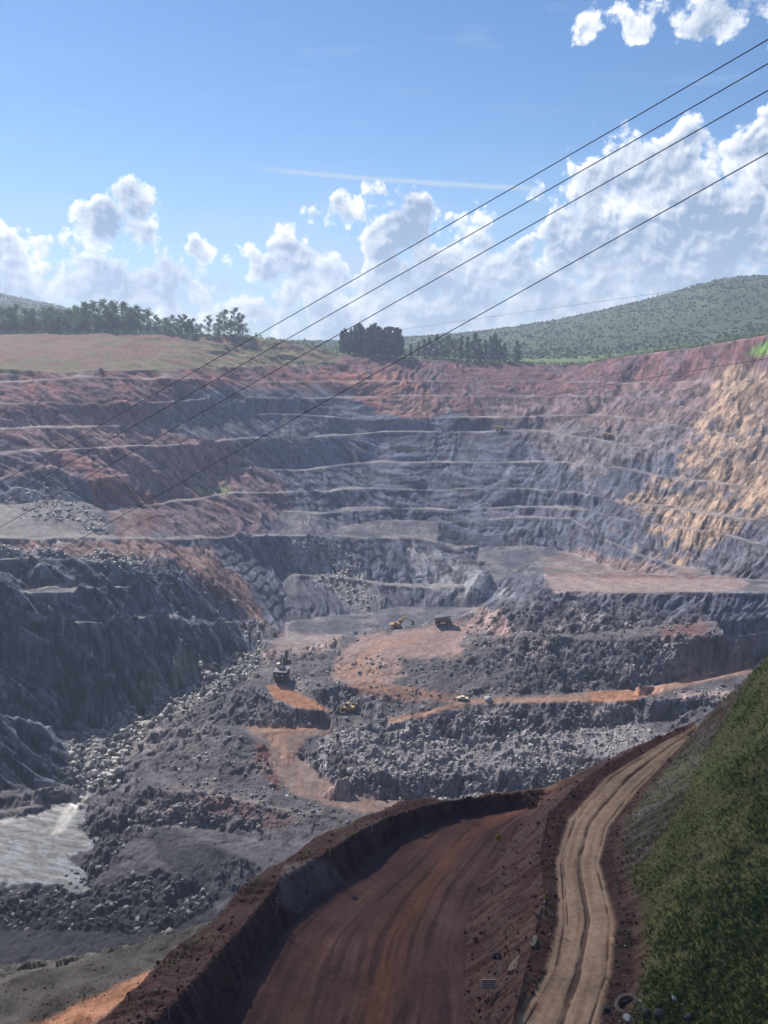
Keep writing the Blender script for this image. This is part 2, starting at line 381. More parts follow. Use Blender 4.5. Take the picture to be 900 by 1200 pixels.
L([(812, 849, 125.5), (832, 836, 120), (850, 818, 116), (875, 793, 112), (902, 766, 108), (950, 722, 104), (1000, 688, 103), (1100, 630, 100)])
# the hillside under the camera
H([(-60, 42, -62), (-20, 42, -58), (0, 42, -55), (30, 42, -48), (60, 42, -30)])
H([(-30, 30, -40), (0, 30, -36), (30, 30, -30)])

pts = np.vstack(PTS)
# ------------------------------------------------------------------ rasterise on a log-polar grid
TH0, TH1, NC = -0.64, 0.64, 1240
LY0, LY1, NR = math.log(31.0), math.log(1050.0), 3000
A = np.stack([pts[:, 0] / pts[:, 1], np.log(pts[:, 1])], 1)
ok = (A[:, 0] > -1.3) & (A[:, 0] < 1.3)
A = A[ok]; Zp = pts[ok, 2]
vs, es, fs, ov, oe, of = delaunay_2d_cdt([Vector((float(a[0]), float(a[1]))) for a in A], [], [], 0, 1e-6, True)
zz = np.array([np.mean(Zp[o]) for o in ov]); vv = np.array([(v[0], v[1]) for v in vs])
theta = np.linspace(TH0, TH1, NC); ly = np.linspace(LY0, LY1, NR)
Hb = np.full((NR, NC), np.nan)
dth = theta[1] - theta[0]; dly = ly[1] - ly[0]
for f in fs:
    p = vv[list(f)]; z = zz[list(f)]
    c0 = max(0, int(math.ceil((p[:, 0].min() - TH0) / dth))); c1 = min(NC - 1, int((p[:, 0].max() - TH0) / dth))
    r0 = max(0, int(math.ceil((p[:, 1].min() - LY0) / dly))); r1 = min(NR - 1, int((p[:, 1].max() - LY0) / dly))
    if c1 < c0 or r1 < r0: continue
    gx = theta[c0:c1 + 1][None, :]; gy = ly[r0:r1 + 1][:, None]
    d = (p[1, 1] - p[2, 1]) * (p[0, 0] - p[2, 0]) + (p[2, 0] - p[1, 0]) * (p[0, 1] - p[2, 1])
    if abs(d) < 1e-12: continue
    w0 = ((p[1, 1] - p[2, 1]) * (gx - p[2, 0]) + (p[2, 0] - p[1, 0]) * (gy - p[2, 1])) / d
    w1 = ((p[2, 1] - p[0, 1]) * (gx - p[2, 0]) + (p[0, 0] - p[2, 0]) * (gy - p[2, 1])) / d
    w2 = 1 - w0 - w1
    m = (w0 > -1e-6) & (w1 > -1e-6) & (w2 > -1e-6)
    sub = Hb[r0:r1 + 1, c0:c1 + 1]
    zi = w0 * z[0] + w1 * z[1] + w2 * z[2]
    sub[m] = zi[m]
# fill holes with nearest valid along the column
for c in range(NC):
    col = Hb[:, c]; g = ~np.isnan(col)
    if not g.all():
        if g.any(): Hb[:, c] = np.interp(np.arange(NR), np.where(g)[0], col[g])
        else: Hb[:, c] = 0
print("raster", time.time() - T0, "pts", len(A))
def box1(a, k, ax):
    if k < 1: return a
    p = [(0, 0), (0, 0)]; p[ax] = (k + 1, k)
    c = np.cumsum(np.pad(a, p, mode='edge'), axis=ax)
    n = 2 * k + 1
    return ((c[n:] - c[:-n]) if ax == 0 else (c[:, n:] - c[:, :-n])) / n
def blur(a, kr, kc, it=2):
    for _ in range(it): a = box1(box1(a, kr, 0), kc, 1)
    return a
Yg = np.exp(ly)[:, None] * np.ones((1, NC)); Xg = theta[None, :] * Yg
Hb = blur(Hb, 1, 1, 1)
# ------------------------------------------------------------------ masks on the base surface
def proj(X, Y, Z):
    yc = Y * SP + Z * CP; zc = Y * CP - Z * SP
    return 450 + F * X / zc, 600 - F * yc / zc
Ub, Vb = proj(Xg, Yg, Hb)
def inpoly(U, V, poly):
    x = [p[0] for p in poly]; y = [p[1] for p in poly]
    ins = np.zeros(U.shape, bool); j = len(poly) - 1
    for i in range(len(poly)):
        if y[i] != y[j]:
            c = ((y[i] > V) != (y[j] > V)) & (U < (x[j] - x[i]) * (V - y[i]) / (y[j] - y[i]) + x[i])
            ins ^= c
        j = i
    return ins
def edgeX(line, Y):
    q = np.array([P(*p) for p in line]); o = np.argsort(q[:, 1])
    return np.interp(Y, q[o, 1], q[o, 0])
def gradmag(Hh):
    gy = np.gradient(Hh, axis=0) / (dly * Yg); gx = np.gradient(Hh, axis=1) / (dth * Yg)
    return np.hypot(gx, gy)
slope = blur(gradmag(Hb), 2, 2, 2)
face = sstep(0.22, 0.5, slope)
fs = sstep(0.18, 0.42, blur(gradmag(Hb), 1, 1, 1))
near = sstep(170, 130, Yg)                      # foreground
# road cross-coordinates in the foreground
def road_s(left, right, Y, X):
    a = edgeX(left, Y); b = edgeX(right, Y); return (X - a) / (b - a), b - a
sL, wL = road_s(RLleft, RLright, Yg, Xg)
sR, wR = road_s(RRleft, RRright, Yg, Xg)
onL = sstep(-0.03, 0.03, sL) * sstep(1.03, 0.97, sL) * (Yg > 50) * (Yg < 121)
onR = sstep(-0.08, 0.06, sR) * sstep(1.08, 0.94, sR) * (Yg > 50) * (Yg < 124)
# ------------------------------------------------------------------ relief
def road_z(left, right, Y):
    q = np.array([P(*p) for p in left + right]); o = np.argsort(q[:, 1]); c = np.polyfit(q[o, 1], q[o, 2], 2); return np.polyval(c, Y)
bedL = blur(onL * sstep(-.02, .03, sL) * 1.0, 3, 2, 1)
Hb = Hb * (1 - bedL) + road_z(RLleft, RLright, Yg) * bedL
ang = np.arctan2(Xg + 30, Yg - 230)
rad = np.hypot(Xg + 30, Yg - 230)
wall = sstep(430, 470, Yg + 0.25 * np.abs(Xg) + 0 * Xg) * (Yg > 380)
wall = np.maximum(wall, (inpoly(Ub, Vb, [(-200, 640), (205, 655), (330, 750), (210, 805), (130, 865), (80, 860), (80, 935), (-200, 935)]) & (Yg > 318) & (Xg < -40)) * 1.0)
wall = blur(wall, 5, 5, 2)
crag = blur(((Ub < 320) & (Vb > 650) & (Vb < 935) & (Yg > 318) & ((Vb < 640 + 0.0 * Ub) | inpoly(Ub, Vb, [(-200, 640), (205, 655), (330, 750), (210, 805), (130, 865), (80, 860), (80, 935), (-200, 935)]))) * 1.0, 6, 6, 2)
wx = Xg + 9 * perlin(Xg / 40, Yg / 40, 21); wy = Yg + 9 * perlin(Xg / 40, Yg / 40, 22)
lean = 0.35 * sstep(120, -60, Xg)
sa = ang * 330 + lean * rad + 0.55 * Hb * sstep(60, -80, Xg) + 6 * perlin(Xg / 50, Yg / 50, 23)
g1 = fbm(sa / 16 + perlin(wx / 30, wy / 30, 5) * 0.7, rad / 110, 3, 31, 0.55, True)
g2 = fbm(sa / 5.5 + perlin(wx / 18, wy / 18, 6) * 0.8, rad / 45, 3, 41, 0.6, True)
b1 = fbm(sa / 38, rad / 260 + Hb / 90, 2, 51, 0.5, True)
iso = fbm(wx / 22, wy / 22, 5, 61, 0.55)
rough = fbm(Xg / 5.0, Yg / 5.0, 4, 71, 0.62)
chunk = fbm(wx / 9.0, wy / 9.0, 4, 81, 0.6, True)
big = fbm(wx / 75, wy / 75, 3, 55, 0.5)
st = fbm(sa / 2.6 + g2 * .6, rad / 34, 3, 57, 0.6, True)
leftw = sstep(60, -80, Xg)
b1c = fbm(sa / 30, rad / 400, 2, 59, 0.35, True)
east = sstep(80, 200, Xg)
cut = lambda g: -np.clip(0.85 - g, 0, 1.4)
fcw = facets(sa / 9 + .3 * iso, rad / 40 + Hb / 30, 1, 1.1); fcs = facets(sa / 3.4 + .4 * iso, rad / 16 + Hb / 12 + .4 * chunk, 2, 1.0)
fcm = facets(wx / 6.5, wy / 6.5, 3, 1.0); fct = facets(Xg / 2.1 + .5 * rough, Yg / 2.1 + .5 * iso, 4, .9)
D = wall * fs * (cut(g1) * (2.6 + 1.0 * leftw) + cut(g2) * 1.2 + cut(st) * .35 + (fcw * 1.1 + fcs * .55) * (1 - .5 * east) + .9) + wall * (iso * 0.4 + big * (0.5 + 3.0 * leftw)) + wall * face * (b1 - .2) * 1.2
D += crag * fs * (cut(b1c) * 9.0 + cut(g1) * 1.8 + fcw * 1.3 + fcs * .8 + 4.0) + crag * (iso * 1.0 + b1 * 1.0)
terr = ((Hb / 4.6 + .5 * iso + .25 * big) % 1.0)
D += wall * fs * (terr - .5) * -0.9 * sstep(-.3, .3, perlin(Xg / 35, Yg / 35, 58))
mid = (1 - wall) * (1 - near)
flatm = 1 - face
D += mid * (fs * (iso * 2.6 + cut(chunk) * 1.4 + rough * 1.0 + fcm * 2.0 + fct * .8 + .3) + flatm * (iso * 0.9 + rough * 0.3 + fcm * .5 + fct * .35))
# rubble / boulder zones
def zone(poly, y0, y1, soft=3):
    m = inpoly(Ub, Vb, poly) & (Yg > y0) & (Yg < y1)
    return blur(m * 1.0, soft, soft, 2)
z_stream = zone([(310, 750), (300, 790), (250, 815), (190, 850), (150, 880), (135, 925), (85, 925), (80, 862), (125, 850), (175, 820), (205, 790), (270, 770)], 300, 450)
z_rub = zone([(380, 860), (520, 840), (640, 850), (740, 850), (800, 870), (640, 930), (400, 940), (370, 900)], 290, 360)
z_lump = zone([(100, 1040), (150, 990), (180, 960), (100, 960), (110, 1000), (60, 1045), (-200, 1050), (-200, 1090), (200, 1090), (260, 1050), (200, 1020)], 225, 320)
D += (z_stream * 1.8 + z_rub * 0.7 + z_lump * 1.2) * (.7 * rough + fct * .9 + fcm * .5)
D += z_lump * iso * 2.5
_jp = fbm(Xg / 9, Yg / 9, 4, 97, .6)
pond = blur((inpoly(Ub + 26 * _jp, Vb + 16 * _jp, [(-200, 950), (0, 962), (60, 948), (97, 935), (104, 940), (98, 975), (112, 990), (80, 1005), (112, 1035), (85, 1052), (40, 1040), (-200, 1062)]) & (Yg > 250) & (Yg < 320)) * 1.0, 2, 2, 1)
flat_pads = zone([(640, 672), (870, 677), (900, 683), (900, 694), (640, 694)], 425, 475) + zone([(400, 745), (540, 728), (545, 765), (400, 765)], 390, 440) + zone([(310, 800), (345, 802), (390, 836), (345, 828)], 345, 378, 1)
rd = [(290, 851), (388, 848), (388, 857), (358, 864), (350, 885), (372, 908), (410, 926), (470, 938), (470, 958), (400, 948), (345, 930), (318, 900), (314, 870), (290, 860)]
rd2 = [(455, 842), (550, 820), (650, 815), (700, 808), (750, 805), (830, 788), (900, 773), (900, 784), (830, 798), (770, 812), (740, 823), (550, 826), (455, 850)]
roadsm = np.clip(zone(rd, 285, 358, 2) + zone(rd2, 335, 425, 2) + zone([(312, 801), (334, 800), (394, 834), (350, 831), (318, 818)], 340, 385, 2), 0, 1)
keep = np.clip(1 - roadsm * .9 - pond * 0.96 - np.clip(flat_pads, 0, 1) * 0.85, 0, 1)
D *= keep
pz = np.where(np.isfinite(Hb), -181.0 + 0.5 * fbm(Xg / 14, Yg / 5, 4, 95, .6, True), 0)
Hb = Hb * (1 - pond * .9) + pz * pond * .9
# foreground detail
fn = fbm(Xg / 3.0, Yg / 3.0, 5, 101, 0.58); fn2 = fbm(Xg / 0.9, Yg / 0.9, 4, 111, 0.6)
offroad = near * (1 - onL) * (1 - onR)
hill = near * sstep(0.0, 2.5, Xg - edgeX([(745, 1330, 58), (728, 1200, 68.2), (745, 1140, 74.8), (742, 1070, 83), (718, 1003, 93.5), (727, 962, 101), (762, 919, 109.5), (806, 868, 119.8)], Yg)) * (Yg < 122)
streak = fbm((Yg * 0.9 + Xg * 0.35) / 1.3, Hb / 6.0, 4, 121, 0.6, True)
slide = near * face * (1 - hill)
D += offroad * (1 - hill) * (fn * 0.35 + fn2 * 0.14 + 1.1 * perlin(Xg / 5.5, Yg / 5.5, 141) * sstep(1.5, 5, np.abs(Xg - edgeX(RLleft, Yg))) * (sL < 0))
D += offroad * (1 - hill) * (facets(Xg / .9, Yg / .9, 7) * .22) * sstep(-.1, .4, fn) + slide * (streak - 0.2) * 0.38
D += hill * (fn * 0.75 + fn2 * 0.22 + (streak - .2) * 0.25)
# ruts: lengthwise grooves that wander
warpL = perlin(Yg / 14, sL * 2, 131) * 0.03
warpR = perlin(Yg / 9, sR * 2, 132) * 0.04
rl = perlin((sL + warpL) * 34, Yg / 60, 133) + 0.6 * perlin((sL + warpL) * 75, Yg / 35, 134)
rr = 0
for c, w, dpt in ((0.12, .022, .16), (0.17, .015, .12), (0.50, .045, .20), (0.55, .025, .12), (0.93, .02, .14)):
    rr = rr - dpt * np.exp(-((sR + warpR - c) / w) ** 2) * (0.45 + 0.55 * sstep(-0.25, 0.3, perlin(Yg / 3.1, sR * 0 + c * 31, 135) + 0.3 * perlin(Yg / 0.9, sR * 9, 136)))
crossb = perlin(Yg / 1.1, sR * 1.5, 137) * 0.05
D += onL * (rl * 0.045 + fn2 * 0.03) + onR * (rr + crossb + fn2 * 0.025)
Hg = Hb + D
print("relief", time.time() - T0)
# ------------------------------------------------------------------ adaptive rows
Ud, Vd = proj(Xg, Yg, Hg)
dv = np.abs(np.diff(box1(Vd, 3, 0), axis=0))
dv = np.r_[dv, dv[-1:]]
nrm = np.minimum(dv, 3) + 0.05 + 0.10 * (Yg > 1)
vis = np.ones_like(nrm)
run = np.minimum.accumulate(box1(Vd, 2, 0), axis=0)   # Vd falls as Y grows: hidden where above running minimum
vis[Vd > run + 6] = 0.25
vis[(Vd > 1260) | (Yg < 55)] *= 0.15
wgt = blur(nrm * vis, 4, 10, 2)
cum = np.cumsum(wgt, axis=0); cum = (cum - cum[:1]) / (cum[-1:] - cum[:1])
MR = 1250
tt = np.linspace(0, 1, MR)
RI = np.empty((MR, NC))
for c in range(NC): RI[:, c] = np.interp(tt, cum[:, c], np.arange(NR))
RI = np.clip(box1(RI, 3, 1), 0, NR - 1)
i0 = np.clip(np.floor(RI).astype(int), 0, NR - 2); fr = RI - i0
ci = np.arange(NC)[None, :] * np.ones((MR, 1), int)
def samp(a): return a[i0, ci] * (1 - fr) + a[i0 + 1, ci] * fr
mY = np.exp(samp(np.log(Yg))); mX = theta[None, :] * mY; mZ = samp(Hg); mB = samp(Hb)
mU, mV = proj(mX, mY, mB)
ledge = np.maximum(wall, crag) * (1 - fs) * sstep(.22, .5, blur(fs, 9, 9, 2))
m = {k: samp(v) for k, v in dict(roadsm=roadsm, ledge=ledge, fs=fs, fcs=fcs, fct=fct, fcm=fcm, st=st, b1=b1, big=big, face=face, wall=wall, near=near, sL=sL, sR=sR, onL=onL, onR=onR, hill=hill, crag=crag, stream=z_stream, rub=z_rub, lump=z_lump,
                                 pond=pond, D=D, streak=streak, g1=g1, g2=g2, rl=rl, rr=rr, fn=fn, fn2=fn2, rough=rough, iso=iso, chunk=chunk).items()}
print("mesh sampled", time.time() - T0)

# ------------------------------------------------------------------ ground colours (albedo)
col = np.zeros((MR, NC, 3))
def setc(mask, c, k=1.0):
    global col
    mk = (np.clip(mask, 0, 1) * k)[..., None]
    col = col * (1 - mk) + np.array(c) * mk
jn = fbm(mX / 30, mY / 30, 4, 141, 0.6); jn2 = fbm(mX / 11, mY / 11, 4, 151, 0.6)
jU = mU + jn * 26 + jn2 * 10; jV = mV + jn2 * 10 + jn * 8
def zc(poly, y0, y1, soft=True, jit=1.0):
    U = mU + (jU - mU) * jit; V = mV + (jV - mV) * jit
    mm = (inpoly(U, V, poly) & (mY > y0) & (mY < y1)) * 1.0
    return blur(mm, 2, 2, 1) if soft else mm
ORE = (0.078, 0.080, 0.104); ORE_D = (0.035, 0.042, 0.058); ORE_L = (0.20, 0.20, 0.215)
RED = (0.165, 0.062, 0.052); REDL = (0.26, 0.13, 0.10); PURP = (0.15, 0.095, 0.095); GOLD = (0.36, 0.22, 0.12)
ORANGE = (0.42, 0.17, 0.075); PINK = (0.30, 0.20, 0.175); MUD = (0.20, 0.19, 0.18)
setc(np.ones_like(mX), ORE)
setc((1 - m['wall']) * (mY < 480) * (mY > 200), (0.082, 0.074, 0.080), .85)
setc((1 - m['wall']) * (mY < 480) * (mY > 285) * sstep(0, .5, jn + .4 * m['iso']), (0.20, 0.165, 0.16), .75)
# upper, weathered red soil
setc(zc([(-400, 300), (1300, 300), (1300, 470), (700, 500), (560, 492), (480, 455), (450, 450), (250, 452), (160, 500), (-400, 510)], 500, 1200), (0.135, 0.063, 0.062))
setc(zc([(-400, 425), (260, 432), (400, 424), (470, 440), (440, 475), (380, 455), (200, 452), (-400, 470)], 500, 1200), RED, .8)
setc((mY > 520) * (1 - m['near']) * sstep(.05, .4, -jn + .5 * m['g1'] - .1) * (mV < 520), (0.095, 0.078, 0.088), .55)
setc(zc([(380, 440), (480, 440), (520, 480), (480, 490), (440, 480)], 500, 1200), (0.26, 0.105, 0.065), .55)
setc(zc([(-400, 480), (150, 490), (260, 520), (300, 560), (260, 600), (170, 560), (100, 560), (0, 510), (-400, 510)], 440, 800), (0.175, 0.105, 0.100), .85)
setc(zc([(-400, 630), (210, 632), (250, 640), (320, 745), (290, 745), (200, 660), (-400, 662)], 395, 560), (0.19, 0.115, 0.10), .9)
setc(zc([(95, 558), (125, 555), (190, 590), (180, 632), (140, 632)], 430, 640), (0.13, 0.055, 0.050), .9)
setc(zc([(-400, 500), (120, 500), (300, 520), (340, 590), (300, 625), (200, 625), (100, 560), (-400, 560)], 430, 800), (0.15, 0.085, 0.085), .6)
setc(zc([(60, 530), (110, 545), (190, 585), (170, 600), (100, 560)], 430, 640), RED, .5)
# golden eastern wall
gold = zc([(840, 430), (1300, 430), (1300, 700), (720, 680), (690, 650), (770, 615), (720, 590), (800, 545), (830, 500)], 380, 700, jit=1.8) * sstep(-.45, .15, jn2 + .6 * perlin(mX / 60, mZ / 30, 191) + .004 * (mU - 800))
setc(gold, (0.175, 0.130, 0.108), .85)
setc(gold * sstep(-0.1, 0.4, jn2 + .8 * (m['g2'] - .2)), (0.25, 0.165, 0.115), .75)
setc(gold * sstep(0.3, 0.7, m['st'] + .4 * jn), (0.33, 0.22, 0.145), .5)
setc(gold * sstep(0.1, 0.35, -jn + .3 * jn2), (0.10, 0.088, 0.088), .7)
setc(zc([(560, 480), (840, 440), (820, 520), (700, 560), (740, 600), (600, 500)], 500, 900), (0.150, 0.115, 0.110), .6)
setc(zc([(830, 640), (860, 620), (1000, 560), (1000, 700), (810, 680)], 380, 600), ORE, .9)
# talus and dusty patches
setc(zc([(-400, 640), (60, 640), (200, 652), (170, 662), (178, 688), (60, 694), (-400, 690)], 395, 520), (0.24, 0.215, 0.205), .7)
setc(zc([(30, 570), (80, 575), (140, 630), (-100, 632)], 420, 600), (0.27, 0.235, 0.215), .7)
setc(zc([(330, 630), (400, 632), (450, 700), (430, 720), (330, 650)], 420, 600), (0.20, 0.185, 0.18), .7)
setc(zc([(470, 640), (540, 648), (600, 700), (500, 692)], 420, 600), (0.24, 0.235, 0.24), .6)
setc(zc([(640, 655), (690, 648), (830, 672), (640, 672)], 420, 600), (0.20, 0.13, 0.11), .7)
setc(zc([(225, 562), (270, 572), (265, 580), (235, 578)], 430, 700), (0.20, 0.22, 0.10), .7)
# pit floor tones
setc(m['crag'], (0.036, 0.045, 0.063), .92)
setc(m['crag'] * sstep(.25, .6, m['st'] * .5 + .9 * m['fcs'] + .3 * jn2), (0.12, 0.13, 0.155), .5)  # pale streaks paint sunlit ridge highlights into the crag colour
setc(m['crag'] * sstep(.1, .5, m['fct'] + jn2), (0.10, 0.11, 0.13), .4)
setc(zc([(150, 790), (185, 790), (200, 815), (160, 830)], 380, 450), (0.10, 0.085, 0.06), .6)
setc(zc([(330, 742), (400, 742), (400, 760), (300, 775), (290, 760)], 380, 470), (0.25, 0.185, 0.17), .8)
setc(zc([(395, 768), (430, 745), (560, 722), (545, 770), (470, 772), (450, 800), (395, 800)], 370, 450), PINK, .85)
setc(zc([(395, 790), (450, 750), (500, 740), (450, 765), (430, 800)], 370, 450), (0.33, 0.18, 0.12), .5)
setc(zc([(548, 745), (560, 712), (590, 715), (598, 745)], 390, 470), PINK, .7)
setc(zc([(637, 672), (865, 677), (880, 684), (860, 694), (650, 695)], 400, 480, jit=.3), (0.30, 0.22, 0.20), .95)
setc(zc([(640, 672), (870, 676), (860, 679), (640, 676)], 400, 480, jit=.2), (0.17, 0.07, 0.06), .8)
setc(zc([(790, 735), (830, 728), (840, 745), (780, 748)], 380, 430), (0.16, 0.07, 0.06), .8)
setc(zc([(312, 803), (332, 802), (392, 834), (350, 829), (322, 818)], 340, 385, jit=.15), (0.36, 0.165, 0.09), .95)
setc(zc([(455, 842), (550, 820), (650, 815), (700, 810), (750, 808), (830, 786), (900, 772), (900, 784), (830, 798), (770, 812), (740, 822), (550, 825), (455, 850)], 335, 425, jit=.15), (0.31, 0.175, 0.12), .95)
setc(zc([(690, 812), (760, 806), (750, 822), (700, 823)], 335, 425, jit=.3), (0.40, 0.19, 0.11), .8)
setc(zc([(795, 811), (870, 811), (870, 818), (795, 819)], 335, 425, jit=.15), (0.36, 0.27, 0.24), .9)
road1 = zc(rd, 285, 358, jit=.12)
setc(zc([(290, 852), (375, 850), (370, 856), (335, 862), (345, 900), (325, 880), (310, 860)], 285, 355, jit=.15), (0.27, 0.14, 0.09), .6)
setc(zc([(297, 868), (325, 880), (330, 930), (300, 900)], 285, 355, jit=.3), (0.15, 0.055, 0.045), .8)
setc(zc([(230, 935), (300, 940), (350, 958), (330, 972), (240, 950)], 270, 310, jit=.4), (0.12, 0.055, 0.05), .6)
setc(zc([(400, 800), (440, 798), (540, 815), (540, 822), (470, 822), (430, 812)], 340, 385, jit=.3), (0.22, 0.11, 0.07), .8)
setc(zc([(165, 926), (250, 928), (350, 950), (460, 956), (350, 954), (240, 932)], 285, 310, jit=.1), (0.22, 0.18, 0.165), .9)
ROADC = 1
setc(m['rub'] * sstep(-.3, .3, jn2 + m['chunk'] * .5 + .3 - .7 * m['face']), (0.29, 0.265, 0.265), .7)
setc(m['rub'] * m['face'] * sstep(.3, -.2, jn2), (0.06, 0.055, 0.06), .6)  # bench faces darkened in the colour to look shaded
setc(m['stream'], (0.22, 0.215, 0.19), .6)
setc(zc([(380, 936), (640, 925), (700, 918), (700, 960), (380, 975)], 250, 320, jit=.2), (0.075, 0.07, 0.072), .9)
setc(zc([(165, 962), (195, 965), (300, 1012), (330, 1060), (250, 1050), (190, 1010)], 240, 292, jit=.3), (0.035, 0.034, 0.042), .9)  # shade of the steep spur face put into its colour
setc(m['lump'], (0.034, 0.033, 0.038), .85)
setc(zc([(-300, 1070), (300, 1060), (300, 1200), (-300, 1200)], 200, 262), (0.022, 0.022, 0.027), .92)  # shade over the low floor and lumps painted as dark colour
setc(road1, (0.20, 0.135, 0.115), .97)
setc(road1 * sstep(.0, .4, fbm(mX / 2.2, mY / 18, 3, 199)), (0.28, 0.17, 0.13), .6)
setc(zc([(290, 852), (375, 850), (370, 856), (335, 862), (345, 900), (325, 880), (310, 860)], 285, 355, jit=.15), (0.29, 0.15, 0.095), .6)
# dust settles on level ground, ledges are paler
flat = sstep(0.55, 0.05, m['face']) * (1 - m['near']) * sstep(-.35, .1, jn2)
setc(flat * (1 - m['pond']) * (mY < 800) * (mY > 275) * (0.12 + .45 * m['wall'] * sstep(-.3, .3, m['iso']) + .1 * sstep(0, .4, m['iso'])) * (col.mean(-1) < 0.2), (0.25, 0.225, 0.215), 1)
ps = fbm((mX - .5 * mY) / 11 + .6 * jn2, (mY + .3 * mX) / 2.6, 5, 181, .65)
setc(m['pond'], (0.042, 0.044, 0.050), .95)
setc(m['pond'] * sstep(-.12, .25, ps), (0.155, 0.165, 0.19), .85)  # pale streaks paint wet reflections into the colour
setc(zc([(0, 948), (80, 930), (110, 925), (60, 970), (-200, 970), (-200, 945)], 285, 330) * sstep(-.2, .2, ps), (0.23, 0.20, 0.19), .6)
setc(m['ledge'] * (mY < 790) * sstep(-.35, .25, jn2 + .7 * jn) * .62, (0.27, 0.24, 0.235), 1)
strm = zc([(112, 862), (124, 866), (108, 905), (106, 930), (92, 952), (70, 975), (55, 980), (78, 948), (95, 928), (98, 900)], 280, 372, jit=.25)
setc(strm, (0.36, 0.34, 0.31), .85)
setc(blur(m['pond'], 8, 8, 2) * (1 - m['pond']) * (mY < 320), (0.035, 0.033, 0.034), .8)
# greened rim slope
up = zc([(-400, 392), (290, 394), (400, 416), (400, 424), (300, 428), (200, 434), (-400, 434)], 600, 900, jit=.3)
setc(up, (0.185, 0.098, 0.068), 1)
gr = fbm((mX + mY) / 34, (mY - mX * .3) / 12, 5, 161, 0.68)
setc(up * sstep(0.0, 0.22, gr + 0.12 + 0.22 * sstep(120, 330, mU) + 0.25 * sstep(415, 430, mV) - 0.12), (0.115, 0.125, 0.055), .75)
setc(sstep(835, 850, mY + 0 * mX) * (mU < 420), (0.10, 0.13, 0.05), 1)
setc((mY > 852) & (mU > 400), (0.13, 0.17, 0.06), 1)
setc(zc([(872, 416), (905, 393), (1200, 380), (1200, 414)], 500, 800, jit=.1), (0.13, 0.22, 0.05), 1)
# foreground
FG = (0.105, 0.045, 0.032)
setc(m['near'], FG, 1)
setc(m['near'] * sstep(0.05, .35, m['fn2'] + m['fn'] * .5), (0.16, 0.075, 0.050), .6)
setc(m['near'] * sstep(0.1, .4, m['streak'] - .2 + m['fn'] * .3) * m['face'], (0.21, 0.13, 0.095), .45)
setc(m['near'] * zc([(335, 1010), (385, 1008), (420, 1050), (360, 1075), (325, 1060)], 60, 130, jit=.15), (0.28, 0.20, 0.165), .75)
setc(m['near'] * sstep(0.05, .3, m['fn']) * zc([(420, 960), (380, 985), (250, 1085), (180, 1150), (220, 1150), (330, 1040), (460, 960)], 60, 130), (0.15, 0.135, 0.05), .6)
lowroad = zc([(-200, 1330), (-200, 1240), (0, 1212), (60, 1190), (130, 1158), (215, 1118), (240, 1140), (100, 1260)], 105, 160, jit=.05)
setc((mY > 105) * (mY < 175) * (mU < 300) * (mB < -100), (0.060, 0.055, 0.050), 1)  # berm darkened in its colour in place of cloud shade
setc(lowroad * (mB < -105), (0.30, 0.145, 0.085), .95)
wv_ = m['sL'] + .05 * perlin(mY / 16, m['sL'] * 3, 178)
rs = (perlin(wv_ * 13, mY / 26, 171) + .5 * perlin(wv_ * 34, mY / 17, 172)) * (.5 + perlin(mX / 9, mY / 9, 179)) + .35 * m['fn']
setc(m['onL'], (0.135, 0.062, 0.048), 1)
setc(m['onL'] * sstep(-.1, .5, rs), (0.20, 0.105, 0.078), .6)
setc(m['onL'] * np.exp(-((m['sL'] - .62 + .08 * perlin(mY / 20, mY * 0, 173)) / .12) ** 2), (0.25, 0.10, 0.045), .6)
setc(m['onL'] * np.exp(-((m['sL'] - .30) / .05) ** 2) * sstep(-.2, .3, perlin(mY / 9, mY * 0, 174)), (0.25, 0.11, 0.05), .5)
setc(m['onL'] * sstep(.05, .5, perlin(wv_ * 21 + 5, mY / 22, 175) + .5 * perlin(mX / 7, mY / 7, 180)), (0.062, 0.032, 0.028), .6)
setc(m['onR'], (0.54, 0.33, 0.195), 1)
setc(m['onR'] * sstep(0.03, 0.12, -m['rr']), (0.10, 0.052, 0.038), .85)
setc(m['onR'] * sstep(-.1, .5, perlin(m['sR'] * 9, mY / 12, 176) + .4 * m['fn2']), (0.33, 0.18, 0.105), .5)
setc(m['near'] * (1 - m['onR']) * sstep(0.95, 1.1, m['sR']) * sstep(1.45, 1.2, m['sR']) * (mY < 100), (0.085, 0.045, 0.032), .9)
GRS = (0.145, 0.142, 0.042)
setc(m['hill'], (0.115, 0.070, 0.042), 1)
scar = zc([(850, 800), (880, 790), (760, 1000), (722, 1040), (715, 985), (760, 930), (810, 865)], 60, 130, jit=.25)
setc(m['hill'] * (1 - scar), GRS, .8)
setc(m['hill'] * (1 - scar) * sstep(-.1, .3, m['fn'] + m['fn2'] * .5), (0.10, 0.125, 0.028), .7)
setc(m['hill'] * zc([(715, 985), (740, 960), (800, 880), (840, 850), (800, 940), (750, 1000)], 60, 130, jit=.3) * sstep(0, .35, m['streak']), (0.10, 0.105, 0.05), .6)
setc(m['hill'] * scar * sstep(-.1, .3, m['fn']), (0.075, 0.045, 0.030), .7)
setc(m['hill'] * scar * sstep(0.35, .7, m['streak'] + .5 * m['fn2'] + .3 * jn2), (0.30, 0.24, 0.20), .45)
setc(m['hill'] * scar * sstep(0.0, .3, jn2 + m['fn']), GRS, .5)
